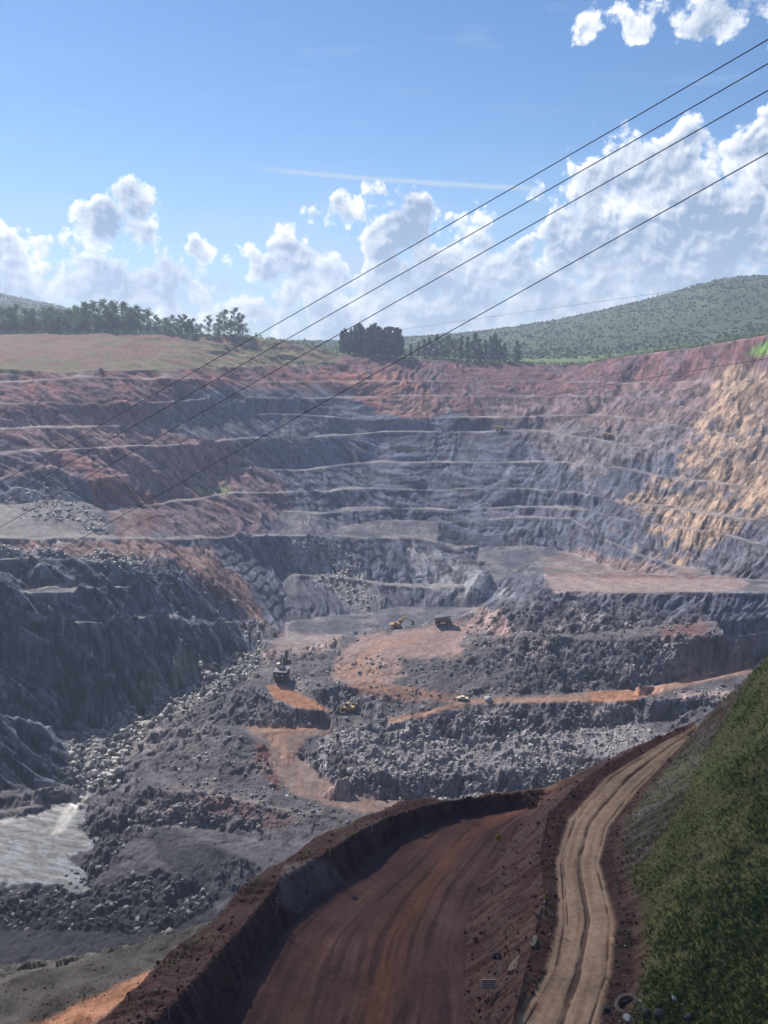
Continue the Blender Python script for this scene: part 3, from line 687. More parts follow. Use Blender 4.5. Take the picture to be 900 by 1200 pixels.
# fine natural variation and streaks, plus rock-facet highlights painted into the colour
var = 1 + 0.34 * m['rough'] + (0.25 * m['chunk'] + 0.35 * (m['st'] - .25) + 0.3 * (m['g2'] - .2) + .85 * m['fcs'] + .6 * m['fct']) * m['face'] * (1 - m['near']) + 0.25 * jn2
col = np.clip(col * np.clip(1 + (var - 1) * 1.25, .3, 2.3)[..., None], 0.004, 0.8)
print("colours", time.time() - T0)

# ------------------------------------------------------------------ materials
def ground_mat(name, bump=0.5, sc=1.0, rough=0.95, spec=0.25, vary=0.35):
    mt = bpy.data.materials.new(name); mt.use_nodes = True; t = NT(mt.node_tree)
    out = t.n('ShaderNodeOutputMaterial'); b = t.n('ShaderNodeBsdfPrincipled')
    at = t.n('ShaderNodeAttribute', attribute_name='soil')
    geo = t.n('ShaderNodeNewGeometry').outputs['Position']
    n1 = t.noise(geo, 0.45 * sc, 8, 0.65); n2 = t.noise(geo, 2.6 * sc, 5, 0.7)
    f = t.math('ADD', t.math('MULTIPLY', t.math('SUBTRACT', n1, .5), vary * 3.0), 1.0)
    f = t.math('ADD', f, t.math('MULTIPLY', t.math('SUBTRACT', n2, .5), vary * 1.5))
    c = t.vmath('SCALE', at.outputs['Color'], scale=t.math('MAXIMUM', f, 0.25))
    t.put(b.inputs['Base Color'], c)
    b.inputs['Roughness'].default_value = rough; b.inputs['Specular IOR Level'].default_value = spec
    bp = t.n('ShaderNodeBump'); bp.inputs['Strength'].default_value = bump; bp.inputs['Distance'].default_value = 0.6 / sc
    t.put(bp.inputs['Height'], t.math('ADD', n1, t.math('MULTIPLY', n2, 0.4)))
    t.nt.links.new(bp.outputs[0], b.inputs['Normal'])
    t.nt.links.new(b.outputs[0], out.inputs[0])
    return mt
M_GROUND = ground_mat('excavated_ground', 1.0, vary=.5)
M_NEAR = ground_mat('roadside_soil', .6, 4.0)
M_WET = ground_mat('wet_mud', .35, .8, rough=0.55, spec=0.3)

def mesh_from(name, V, Q, mat, colors=None, parent=None, smooth=False):
    me = bpy.data.meshes.new(name)
    V = np.asarray(V, np.float32); Q = np.asarray(Q, np.int32)
    k = Q.shape[1]
    me.vertices.add(len(V)); me.vertices.foreach_set('co', V.ravel())
    me.loops.add(Q.size); me.loops.foreach_set('vertex_index', Q.ravel())
    me.polygons.add(len(Q)); me.polygons.foreach_set('loop_start', np.arange(0, Q.size, k, dtype=np.int32))
    try: me.polygons.foreach_set('loop_total', np.full(len(Q), k, np.int32))
    except Exception: pass
    me.update(calc_edges=True)
    if smooth: me.polygons.foreach_set('use_smooth', np.ones(len(Q), bool))
    if colors is not None:
        ca = me.color_attributes.new('soil', 'FLOAT_COLOR', 'POINT')
        ca.data.foreach_set('color', np.c_[colors, np.ones(len(V))].astype(np.float32).ravel())
    me.materials.append(mat)
    o = bpy.data.objects.new(name, me); scene.collection.objects.link(o)
    if parent: o.parent = parent
    return o
def struct(o, label=None):
    o['kind'] = 'structure'
    if label: o['label'] = label
    return o

VV = np.stack([mX, mY, mZ], -1).reshape(-1, 3); CC = col.reshape(-1, 3)
idx = np.arange(MR * NC).reshape(MR, NC)
quads = np.stack([idx[:-1, :-1], idx[:-1, 1:], idx[1:, 1:], idx[1:, :-1]], -1)
reg = np.zeros((MR - 1, NC - 1), int)                       # 0 = pit floor
cm = lambda a: a[:-1, :-1]
reg[cm(mY > 852)] = 1                                       # plateau
reg[cm((m['wall'] > .5) & (mY <= 852))] = 2                 # pit walls
reg[cm(m['near'] > .5)] = 3
reg[cm(m['hill'] > .5)] = 4
reg[cm(m['onL'] > .5)] = 5
reg[cm(m['onR'] > .5)] = 6
reg[cm((lowroad > .5) & (mB < -105))] = 7
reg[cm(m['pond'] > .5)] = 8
reg[cm(road1 > .5)] = 9
names = {0: ('pit_floor', M_GROUND), 1: ('plateau', M_GROUND), 2: ('pit_walls', M_GROUND), 3: ('roadside_bank', M_NEAR), 4: ('hillside', M_NEAR),
         5: ('haul_road', M_NEAR), 6: ('dirt_road', M_NEAR), 7: ('lower_road', M_NEAR), 8: ('muddy_water', M_WET), 9: ('pit_road', M_GROUND)}
for k, (nm, mt) in names.items():
    q = quads[reg == k].reshape(-1, 4)
    if not len(q): continue
    un, inv = np.unique(q, return_inverse=True)
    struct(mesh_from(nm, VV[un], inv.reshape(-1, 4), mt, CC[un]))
# coarser ground beyond both sides of the detailed terrain
for sgn, c in ((1, NC - 1), (-1, 0)):
    rws = np.unique(np.r_[np.arange(0, MR, 5), MR - 1]); K = 14
    k = np.arange(K)[None, :] / (K - 1)
    Y0 = mY[rws, c][:, None]; Z0 = box1(mZ[:, c][:, None], 6, 0)[rws]; Z0[:, 0] = np.where(np.arange(len(rws)) >= 0, Z0[:, 0], 0)
    X = mX[rws, c][:, None] * (1 + 1.4 * k ** 1.3) + 0 * Y0; Yw = Y0 + 0 * k
    Zt = np.where(Y0 > 500, np.minimum(np.maximum(Z0 + 60, -5), 12), np.maximum(Z0, -30))
    Z = np.where(k > 0, Z0 + (Zt - Z0) * sstep(0, 1, k) + 2.5 * fbm(X / 30, Yw / 30, 4, 401) * k ** .5, mZ[rws, c][:, None])
    cc = col[rws, c][:, None, :] * np.ones((1, K, 1)); cc = cc * (1 - k[..., None] * .5) + np.array((.09, .10, .045)) * k[..., None] * .5
    ii = np.arange(len(rws) * K).reshape(len(rws), K)
    q = np.stack([ii[:-1, :-1], ii[:-1, 1:], ii[1:, 1:], ii[1:, :-1]], -1).reshape(-1, 4)
    if sgn < 0: q = q[:, ::-1]
    struct(mesh_from('outlying_ground', np.stack([X, Yw, Z], -1).reshape(-1, 3), q, M_GROUND, cc.reshape(-1, 3), smooth=True))
print("terrain built", time.time() - T0)
#--PART2--
# ------------------------------------------------------------------ unseen sheet added overhead to shade the foreground, haze
def simple_mat(name, c, rough=0.8, spec=0.3, vary=0.25, scale=3.0, metallic=0.0, translucent=0.0, dirt=None):
    mt = bpy.data.materials.new(name); mt.use_nodes = True; t = NT(mt.node_tree)
    out = t.n('ShaderNodeOutputMaterial'); b = t.n('ShaderNodeBsdfPrincipled')
    pos = t.n('ShaderNodeNewGeometry').outputs['Position']
    f = t.math('MULTIPLY_ADD', t.math('SUBTRACT', t.noise(pos, scale, 5, 0.6), 0.5), vary * 2.5, 1.0)
    cc = t.vmath('SCALE', tuple(c[:3]), scale=f)
    if dirt is not None:
        cc = t.mix(t.ramp(t.noise(pos, scale * 0.6, 6, 0.65), (0.42, 0.62, 0, dirt)), cc, C3(0.20, 0.13, 0.10))
    t.put(b.inputs['Base Color'], cc)
    b.inputs['Roughness'].default_value = rough; b.inputs['Specular IOR Level'].default_value = spec
    b.inputs['Metallic'].default_value = metallic
    sh = b.outputs[0]
    if translucent:
        tr = t.n('ShaderNodeBsdfTranslucent'); t.put(tr.inputs[0], cc)
        ms = t.n('ShaderNodeMixShader'); ms.inputs[0].default_value = translucent
        t.nt.links.new(sh, ms.inputs[1]); t.nt.links.new(tr.outputs[0], ms.inputs[2]); sh = ms.outputs[0]
    t.nt.links.new(sh, out.inputs[0])
    return mt
rng = np.random.RandomState(5)

def ico(sub=1):
    import bmesh
    bm = bmesh.new(); bmesh.ops.create_icosphere(bm, subdivisions=sub, radius=1.0)
    v = np.array([q.co[:] for q in bm.verts]); f = np.array([[q.index for q in p.verts] for p in bm.faces]); bm.free()
    return v, f
IV1, IF1 = ico(1); IV2, IF2 = ico(2); IV3, IF3 = ico(3); IV5, IF5 = ico(5)

def build_shade_cloud():
    k = 765 / sd.z; NA, NRG = 140, 30
    a = np.linspace(0, 2 * math.pi, NA, endpoint=False)[None, :]; r = np.linspace(0.02, 1, NRG)[:, None]
    ca, sa_ = np.cos(a), np.sin(a); e = 0.55
    ox = np.sign(ca) * np.abs(ca) ** e * 260; oy = np.sign(sa_) * np.abs(sa_) ** e * 185
    wob = 1 + .05 * fbm(ca * 3 + 5, sa_ * 3 + 5, 4, 203, .6)
    x = 35 + ox * r * wob; y = -57 + oy * r * wob - 16 * sstep(10, -60, x) * sstep(60, 120, -57 + oy * r)
    dome = np.sqrt(np.clip(1 - r ** 2.4, 0, 1)) * np.ones_like(a)
    n = fbm(x / 60, y / 60, 5, 204, .55, True)
    V = []
    for sgn in (1, -1):
        z = 700 + dome * (75 * (1 + .6 * n) if sgn > 0 else -12 * (1 + n))
        V.append(np.stack([x + sd.x * k, y + sd.y * k, z], -1).reshape(-1, 3))
    V = np.vstack(V); i = np.arange(NA * NRG).reshape(NRG, NA); j = np.roll(i, -1, 1); o2 = NA * NRG
    q1 = np.stack([i[:-1], j[:-1], j[1:], i[1:]], -1).reshape(-1, 4)[:, ::-1]
    q2 = q1[:, ::-1] + o2
    rim = np.stack([i[-1], j[-1], j[-1] + o2, i[-1] + o2], -1)
    cap = np.array([[i[0, k_], i[0, (k_ + 1) % NA], i[0, (k_ + 1) % NA] + o2, i[0, k_] + o2] for k_ in range(NA)])
    mt = bpy.data.materials.new('shade_cloud_sheet'); mt.use_nodes = True; t = NT(mt.node_tree)
    out = t.n('ShaderNodeOutputMaterial'); d = t.n('ShaderNodeBsdfDiffuse'); tr = t.n('ShaderNodeBsdfTranslucent'); tp = t.n('ShaderNodeBsdfTransparent')
    d.inputs[0].default_value = C3(.93, .93, .93); tr.inputs[0].default_value = C3(.95, .95, .95); tp.inputs[0].default_value = C3(1, 1, 1)
    m1 = t.n('ShaderNodeMixShader'); m1.inputs[0].default_value = .6; m2 = t.n('ShaderNodeMixShader'); m2.inputs[0].default_value = CLOUD_T
    t.nt.links.new(d.outputs[0], m1.inputs[1]); t.nt.links.new(tr.outputs[0], m1.inputs[2])
    t.nt.links.new(m1.outputs[0], m2.inputs[1]); t.nt.links.new(tp.outputs[0], m2.inputs[2]); t.nt.links.new(m2.outputs[0], out.inputs[0])
    o = mesh_from('shade_cloud', V, np.vstack([q1, q2, rim, cap]), mt, smooth=True)
    struct(o, 'broad thin cumulus shape added out of view overhead to shade the near bank')
CLOUD_T = 0.44
build_shade_cloud()

def build_haze():
    x0, x1, y0, y1, z0, z1 = -1700, 1700, -60, 2600, -225, 190
    V = [(x, y, z) for z in (z0, z1) for y in (y0, y1) for x in (x0, x1)]
    Fq = [(0, 2, 3, 1), (4, 5, 7, 6), (0, 1, 5, 4), (2, 6, 7, 3), (0, 4, 6, 2), (1, 3, 7, 5)]
    mt = bpy.data.materials.new('haze'); mt.use_nodes = True; t = NT(mt.node_tree)
    out = t.n('ShaderNodeOutputMaterial'); pv = t.n('ShaderNodeVolumePrincipled')
    pv.inputs['Color'].default_value = C3(0.68, 0.78, 1.0)
    pv.inputs['Density'].default_value = HAZE; pv.inputs['Anisotropy'].default_value = 0.25
    t.nt.links.new(pv.outputs[0], out.inputs['Volume'])
    o = mesh_from('haze', V, Fq, mt); o['kind'] = 'stuff'
    o['label'] = 'thin bluish haze filling the air over the pit'
HAZE = 0.00023
build_haze()

# ------------------------------------------------------------------ helpers for objects
def tag(o, label=None, cat=None, group=None, kind=None):
    if label: o['label'] = label
    if cat: o['category'] = cat
    if group: o['group'] = group
    if kind: o['kind'] = kind
    return o
def empty(name, loc, rz=0.0):
    o = bpy.data.objects.new(name, None); scene.collection.objects.link(o)
    o.location = loc; o.rotation_euler = (0, 0, rz); o.empty_display_size = 0.2
    return o
def children_of(o): return [c for c in bpy.data.objects if c.parent == o]
def copy_tree(o, parent=None):
    c = o.copy(); scene.collection.objects.link(c)
    if parent: c.parent = parent
    for ch in o.children: copy_tree(ch, c)
    return c
class MB:
    """collects shapes into one mesh"""
    def __init__(s): s.v = []; s.f = []
    def add(s, V, Fc, mtx=None):
        o = len(s.v)
        for p in V: s.v.append(tuple(mtx @ Vector(p)) if mtx else tuple(p))
        for q in Fc: s.f.append([i + o for i in q])
        return s
    def box(s, c, d, rz=0.0, rx=0.0, ry=0.0, taper=1.0):
        V = []
        for z in (-.5, .5):
            k = taper if z > 0 else 1.0
            for x, y in ((-.5, -.5), (.5, -.5), (.5, .5), (-.5, .5)): V.append((x * d[0] * k, y * d[1] * k, z * d[2]))
        m_ = Matrix.Translation(c) @ Matrix.Rotation(rz, 4, 'Z') @ Matrix.Rotation(ry, 4, 'Y') @ Matrix.Rotation(rx, 4, 'X')
        return s.add(V, [(3, 2, 1, 0), (4, 5, 6, 7), (0, 1, 5, 4), (1, 2, 6, 5), (2, 3, 7, 6), (3, 0, 4, 7)], m_)
    def tube(s, a, b, r, r2=None, n=8):
        a = Vector(a); b = Vector(b); r2 = r if r2 is None else r2
        q = (b - a).to_track_quat('Z', 'Y').to_matrix().to_4x4(); L_ = (b - a).length
        V = [(math.cos(t) * r, math.sin(t) * r, 0) for t in np.linspace(0, 2 * math.pi, n, endpoint=False)]
        V += [(math.cos(t) * r2, math.sin(t) * r2, L_) for t in np.linspace(0, 2 * math.pi, n, endpoint=False)]
        Fc = [(i, (i + 1) % n, (i + 1) % n + n, i + n) for i in range(n)] + [tuple(range(n - 1, -1, -1)), tuple(range(n, 2 * n))]
        return s.add(V, Fc, Matrix.Translation(a) @ q)
    def prism(s, prof, w, axis='Y', y0=0.0):
        """profile in XZ extruded along Y, centred on y0"""
        n = len(prof)
        V = [(p[0], y0 - w / 2, p[1]) for p in prof] + [(p[0], y0 + w / 2, p[1]) for p in prof]
        Fc = [tuple(range(n)), tuple(range(2 * n - 1, n - 1, -1))] + [(i + n, (i + 1) % n + n, (i + 1) % n, i) for i in range(n)]
        return s.add(V, Fc)
    def build(s, name, mat, parent=None, bevel=0.0):
        me = bpy.data.meshes.new(name); me.from_pydata(s.v, [], s.f); me.update()
        import bmesh
        bm = bmesh.new(); bm.from_mesh(me); bmesh.ops.recalc_face_normals(bm, faces=bm.faces)
        if bevel: bmesh.ops.bevel(bm, geom=bm.edges[:], offset=bevel, segments=1, affect='EDGES')
        bm.to_mesh(me); bm.free(); me.materials.append(mat)
        o = bpy.data.objects.new(name, me); scene.collection.objects.link(o)
        if parent: o.parent = parent
        return o
LH = Hg
def ground(x, y):
    c = (x / y - TH0) / dth; r = (math.log(y) - LY0) / dly
    c = min(max(c, 0), NC - 2); r = min(max(r, 0), NR - 2)
    ic, ir = int(c), int(r); a, b = c - ic, r - ir
    return float((LH[ir, ic] * (1 - a) + LH[ir, ic + 1] * a) * (1 - b) + (LH[ir + 1, ic] * (1 - a) + LH[ir + 1, ic + 1] * a) * b)
def hit(u, v, y0=45.0, y1=1000.0):
    """the ground point seen at a photo pixel"""
    dx, dy, dz = px_dir(u, v); Y = y0
    while Y < y1:
        x = dx / dy * Y; z = dz / dy * Y
        if z < ground(x, Y): break
        Y *= 1.0008
    x = dx / dy * Y
    return Vector((x, Y, ground(x, Y)))

# ------------------------------------------------------------------ hills beyond the pit
def hills():
    sil = [(-500, 330), (-200, 322), (-60, 334), (0, 343), (30, 350), (70, 358), (120, 370), (180, 384), (250, 396), (330, 400), (400, 399), (470, 395), (520, 392), (560, 388), (600, 383), (650, 375),
           (700, 364), (745, 353), (775, 345), (800, 338), (830, 328), (865, 323), (900, 322), (960, 330), (1050, 352), (1300, 372)]
    U = np.linspace(-480, 1300, 560); NSR = 300
    su = np.array([q[0] for q in sil]); sv = np.array([q[1] for q in sil])
    v = np.interp(U, su, sv); v = box1(v[:, None], 4, 0)[:, 0]
    R = np.array([ratio(q) for q in v]); th = (U - 450) / F / 1.02
    Yc = np.where(U < 330, 1900, np.interp(U, [330, 480, 900, 1300], [1900, 1750, 1450, 1300]))
    Zc = R * Yc
    foot = np.interp(U, [-500, 250, 400, 600, 700, 800, 900, 1300], [7, 5, -17, -20, -20, -12, 2, 30]); Yf = 960
    s = np.linspace(0, 1.25, NSR)[:, None]
    Y = Yf + (Yc - Yf)[None, :] * s
    X = th[None, :] * Y
    prof = np.where(s < 1, sstep(-0.35, 1.15, s) * 1.0, 0)
    prof = (np.minimum(s, 1) ** 1.15) * 0.55 + sstep(0, 1, s) * .45
    back = np.where(s > 1, (s - 1) * 260, 0)
    gul = fbm(X / 110 + .5 * perlin(X / 160, Y / 160, 301), Y / 260, 4, 302, .55, True)
    Z = foot + (Zc - foot) * prof - back + (gul - .2) * 12 * np.sin(np.pi * np.clip(s, 0, 1)) * np.clip((Zc - foot) / 100, 0, 1) + fbm(X / 18, Y / 18, 4, 305) * 1.6
    n1 = fbm(X / 60, Y / 60, 5, 311, .6)[..., None]; n2 = fbm(X / 14, Y / 14, 4, 321, .6)[..., None]
    c = np.array((0.058, 0.082, 0.038)) * (1 + 0 * n1) 
    k = sstep(-.1, .35, n1 + .5 * n2); c = c * (1 - k) + np.array((0.088, 0.115, 0.052)) * k
    k = sstep(.15, -.02, s)[..., None] * sstep(-.3, .2, n2); c = c * (1 - k) + np.array((0.145, 0.165, 0.062)) * k
    ii = np.arange(NSR * len(U)).reshape(NSR, len(U))
    q = np.stack([ii[:-1, :-1], ii[:-1, 1:], ii[1:, 1:], ii[1:, :-1]], -1).reshape(-1, 4)
    struct(mesh_from('hills', np.stack([X, Y, Z], -1).reshape(-1, 3), q, M_GROUND, c.reshape(-1, 3), smooth=True))
    return X, Y, Z, n1[..., 0], n2[..., 0], s
HX, HY, HZ, Hn1, Hn2, Hs = hills()
# outer country so that the land reaches the horizon
def outer():
    V = [(-9000, 1700, -6), (9000, 1700, -6), (14000, 20000, -10), (-14000, 20000, -10)]
    struct(mesh_from('distant_land', V, [(0, 1, 2, 3)], simple_mat('distant_country', (0.06, 0.08, 0.04), .9, .1, .3, .01)))
outer()

def blades(cent, size, n_per, leaf, seed, flat=0.6, up=0.3):
    """leaf-sized quads around centres; size = radius (k,3)"""
    rg = np.random.RandomState(seed); k = len(cent)
    c = np.repeat(cent, n_per, 0); sz = np.repeat(size, n_per, 0)
    d = rg.normal(size=(len(c), 3)); d /= np.linalg.norm(d, axis=1)[:, None]
    p = c + d * sz * (rg.rand(len(c), 1) ** 0.45)
    a = rg.normal(size=(len(c), 3)); a /= np.linalg.norm(a, axis=1)[:, None]
    b = np.cross(a, rg.normal(size=(len(c), 3))); b /= np.linalg.norm(b, axis=1)[:, None]
    l = leaf * rg.uniform(.6, 1.3, (len(c), 1))
    V = np.stack([p - a * l - b * l * flat, p + a * l - b * l * flat, p + a * l + b * l * flat, p - a * l + b * l * flat], 1).reshape(-1, 3)
    Q = np.arange(len(V)).reshape(-1, 4)
    return V, Q
def scrub():
    """bushes over the hillside: too many to count"""
    sel = []
    w = (sstep(-.15, .3, Hn1 + .4 * Hn2) * .7 + .25 + 0.5 * (Hs < .2)) * (Hs < 1.03)
    w = w / w.sum()
    i = rng.choice(w.size, 15000, p=w.ravel())
    x, y, z = HX.ravel()[i], HY.ravel()[i], HZ.ravel()[i]
    r = rng.uniform(.7, 2.0, len(i)); r[rng.rand(len(i)) < .05] *= 1.9
    c = np.stack([x + rng.uniform(-3, 3, len(i)), y + rng.uniform(-3, 3, len(i)), z + r * .55], 1)
    V, Q = blades(c, np.stack([r, r, r * .8], 1), 9, 1.0, 9)
    tag(mesh_from('scrub', V, Q, M_SCRUB), 'dense green bushes and low trees covering the hillside', kind='stuff')
M_SCRUB = simple_mat('scrub_leaves', (0.085, 0.118, 0.050), .8, .2, .5, .02, translucent=.2)
scrub()

# ------------------------------------------------------------------ rim trees
M_LEAF = [simple_mat('eucalyptus_leaves', (0.13, 0.18, 0.075), .65, .4, .5, .08, translucent=.4),
          simple_mat('pale_leaves', (0.17, 0.22, 0.08), .65, .4, .4, .08, translucent=.4),
          simple_mat('dark_leaves', (0.065, 0.095, 0.055), .7, .3, .4, .08, translucent=.25)]
M_BARK = simple_mat('pale_bark', (0.24, 0.20, 0.16), .9, .2, .3, 1.0)
def tree_mesh(h, w, kind, seed):
    rg = np.random.RandomState(seed)
    mb = MB(); base = Vector((0, 0, -1.0)); top = Vector((rg.uniform(-.6, .6), rg.uniform(-.6, .6), h * .8))
    mb.tube(base, (top.x * .4, top.y * .4, h * .4), h * .016 + .12, h * .010 + .08, 7)
    mb.tube((top.x * .4, top.y * .4, h * .4), top, h * .010 + .08, .05, 6)
    cents, sizes = [], []
    low = {0: .20, 1: .12, 2: .10}[kind]; n = {0: 20, 1: 20, 2: 24}[kind]
    for i in range(n):
        f = low + (1 - low) * (i + rg.rand()) / n
        env = (math.sin(math.pi * min(1, (f - low) / (1 - low) * .86 + .12)) ** .6) * (.75 if kind == 2 else 1)
        a = rg.uniform(0, 2 * math.pi); rr_ = w * .5 * env * rg.uniform(.25, .95)
        c = Vector((math.cos(a) * rr_, math.sin(a) * rr_, h * f * .95))
        mb.tube((top.x * f * .8, top.y * f * .8, max(h * f * .95 - rr_ * .8 - 1, h * .2)), c, .16, .05, 5)
        s_ = w * rg.uniform(.17, .30) * (1.15 - .45 * f)
        cents.append(c); sizes.append((s_, s_, s_ * rg.uniform(.65, 1.0)))
    return mb, np.array(cents), np.array(sizes)
TREES = []
for kind, hgt, wid, seed in ((0, 30, 16, 1), (0, 34, 15, 2), (0, 27, 17, 3), (1, 24, 15, 4), (1, 27, 14, 5), (2, 31, 11, 6), (2, 29, 10, 7), (2, 27, 11, 8)):
    mb, c, s_ = tree_mesh(hgt, wid, kind, seed * 13)
    root = empty('eucalyptus_tree', (0, 0, 0))
    V, Q = blades(c, s_, 62 if kind != 2 else 50, .5, seed)
    mb.build('trunk', M_BARK, root)
    mesh_from('crown', V, Q, M_LEAF[kind], parent=root)
    TREES.append([root, hgt, False])
def base_z(x, y):
    return ground(x, y) if y < 1040 else -10
def place_tree(k, u, vtop, Y, label, group):
    t = TREES[k]; root = t[0]
    if t[2]: root = copy_tree(root)
    t[2] = True
    yc = (600 - 400) / F; x = (u - 450) / F * Y / (CP + yc * SP)
    z = ground(x, Y); ztop = ratio(vtop) * Y; s = max(5.0, ztop - z) / t[1] / .94
    root.location = (x, Y, z); root.rotation_euler = (0, 0, rng.uniform(0, 6.28)); root.scale = (s * rng.uniform(.9, 1.2), s * rng.uniform(.9, 1.2), s)
    tag(root, label, 'tree', group)
lt = [(-70, 355), (-40, 356), (0, 357), (20, 358), (30, 360), (45, 362), (60, 358), (75, 362), (85, 358), (95, 357), (105, 354), (115, 355), (125, 352), (135, 350), (145, 354), (155, 357), (170, 358), (180, 366), (190, 368),
      (200, 372), (212, 369), (225, 376)]
def topv(u): return float(np.interp(u, [q[0] for q in lt], [q[1] for q in lt]))
def belt_part(u): return 'low left end of the belt' if u < 80 else ('tallest part of the belt' if u < 165 else 'right end of the belt')
def belt_label(u, r): return 'eucalyptus in the ' + r + ' row of the ' + belt_part(u)
u = -70
while u < 232:
    place_tree(int(rng.choice([0, 1, 2])), u, topv(u) + rng.uniform(-1, 5), 838 + rng.uniform(-4, 4), belt_label(u, 'front'), 'trees in the front row of the ' + belt_part(u))
    u += rng.uniform(8, 12)
u = -66
while u < 225:
    place_tree(int(rng.choice([0, 1, 2])), u, topv(u) + rng.uniform(0, 6), 856 + rng.uniform(-4, 4), belt_label(u, 'back'), 'trees in the back row of the ' + belt_part(u))
    u += rng.uniform(10, 14)
for u, v, k, lb in ((8, 372, 3, 'short pale green tree at the left edge of the rim belt'), (91, 371, 3, 'yellowish green bushy tree in front of the belt left of its tallest trees'),
                    (128, 363, 4, 'pale green tree in front of the tallest eucalyptus of the belt'), (150, 365, 4, 'pale green tree just right of the tallest eucalyptus'),
                    (196, 376, 3, 'low round pale tree near the right end of the belt'), (60, 375, 4, 'low dark-based pale tree in front of the left belt'), (208, 374, 3, 'thin pale tree beside a gap in the belt')):
    place_tree(k, u, v, 824, lb, None)
for u, v, k, lb in ((217, 369, 0, 'round dark eucalyptus first of the loose trees right of the belt'), (227, 374, 2, 'low round eucalyptus between two taller ones right of the belt'), (246, 370, 0, 'eucalyptus with two crowns left of the last big tree'),
                    (257, 374, 4, 'pale slender tree filling the gap before the last big tree'), (264, 364, 2, 'broad eucalyptus second from the right end of the left rim'), (276, 361, 1, 'tallest eucalyptus at the right end of the left rim'),
                    (285, 370, 2, 'eucalyptus leaning out at the far right of the left rim')):
    place_tree(k, u, v, 830, lb, None)
for row, Y in ((0, 858), (1, 868), (2, 880)):
    for i in range(11):
        u = 400 + i * 7.0 + rng.uniform(-2, 2) + row * 2
        if u > 472: continue
        place_tree(int(rng.choice([5, 6, 7])), u, 384 + 6 * abs((u - 432) / 40.0) ** 3 + 3.5 * math.sin(u * .31) * .6 + rng.uniform(-3, 4), Y, 'dark narrow tree in the square dense clump on the middle rim', 'trees in the dark square clump on the rim')
for i, (u, v) in enumerate(((482, 403), (490, 401), (497, 398), (504, 396), (511, 393), (518, 396), (526, 392), (534, 397), (541, 394), (548, 395), (556, 391), (562, 397), (569, 399), (575, 396), (580, 391), (586, 398))):
    place_tree(int(rng.choice([6, 7, 0, 5])), u, v, 868 + rng.uniform(-6, 6), 'slender green tree in the loose row right of the dark clump', 'trees in the loose row on the rim')
place_tree(5, 592, 402, 862, 'small tree near the right end of the loose row', None)
place_tree(7, 606, 401, 862, 'lone narrow conical tree at the right end of the rim row', None)
place_tree(4, 300, 404, 838, 'small bush-like tree on the slope right of the left belt', None)
for u, v, k in ((236, 380, 3), (252, 379, 4), (270, 379, 3), (281, 381, 4)):
    place_tree(k, u, v, 836, 'low leafy tree under the taller trees at the right end of the left rim', 'low trees under the right end of the left rim row')
for u, v, Y in ((350, 398, 1010), (357, 397, 1015), (366, 400, 1010), (343, 400, 1010)):
    place_tree(3, u, v, Y, 'low rounded tree beyond the gap in the rim', 'low trees beyond the gap in the rim')
# undergrowth along the rim
def undergrowth():
    c, r = [], []
    for i in range(420):
        u = rng.uniform(-80, 620); Y = rng.uniform(815, 850) if u < 300 else rng.uniform(856, 872)
        if 300 < u < 395: Y = rng.uniform(835, 870)
        x = (u - 450) / F * Y / 1.02; rr_ = rng.uniform(.8, 2.6)
        c.append((x, Y, ground(x, Y) + rr_ * .5)); r.append((rr_ * 1.3, rr_, rr_))
    for i in range(260):                                       # edge of the bush above the eastern rim
        u = rng.uniform(600, 905); Y = float(np.interp(u, [600, 735, 800, 860, 900], [860, 820, 770, 712, 675])) + rng.uniform(0, 25)
        x = (u - 450) / F * Y / 1.02; rr_ = rng.uniform(.9, 2.6)
        c.append((x, Y, ground(x, Y) + rr_ * .4)); r.append((rr_ * 1.2, rr_, rr_))
    V, Q = blades(np.array(c), np.array(r), 22, .6, 77)
    tag(mesh_from('undergrowth', V, Q, M_LEAF[1]), 'low green undergrowth along the rim of the pit', kind='stuff')
undergrowth()
for k in TREES: pass
print("trees", time.time() - T0)

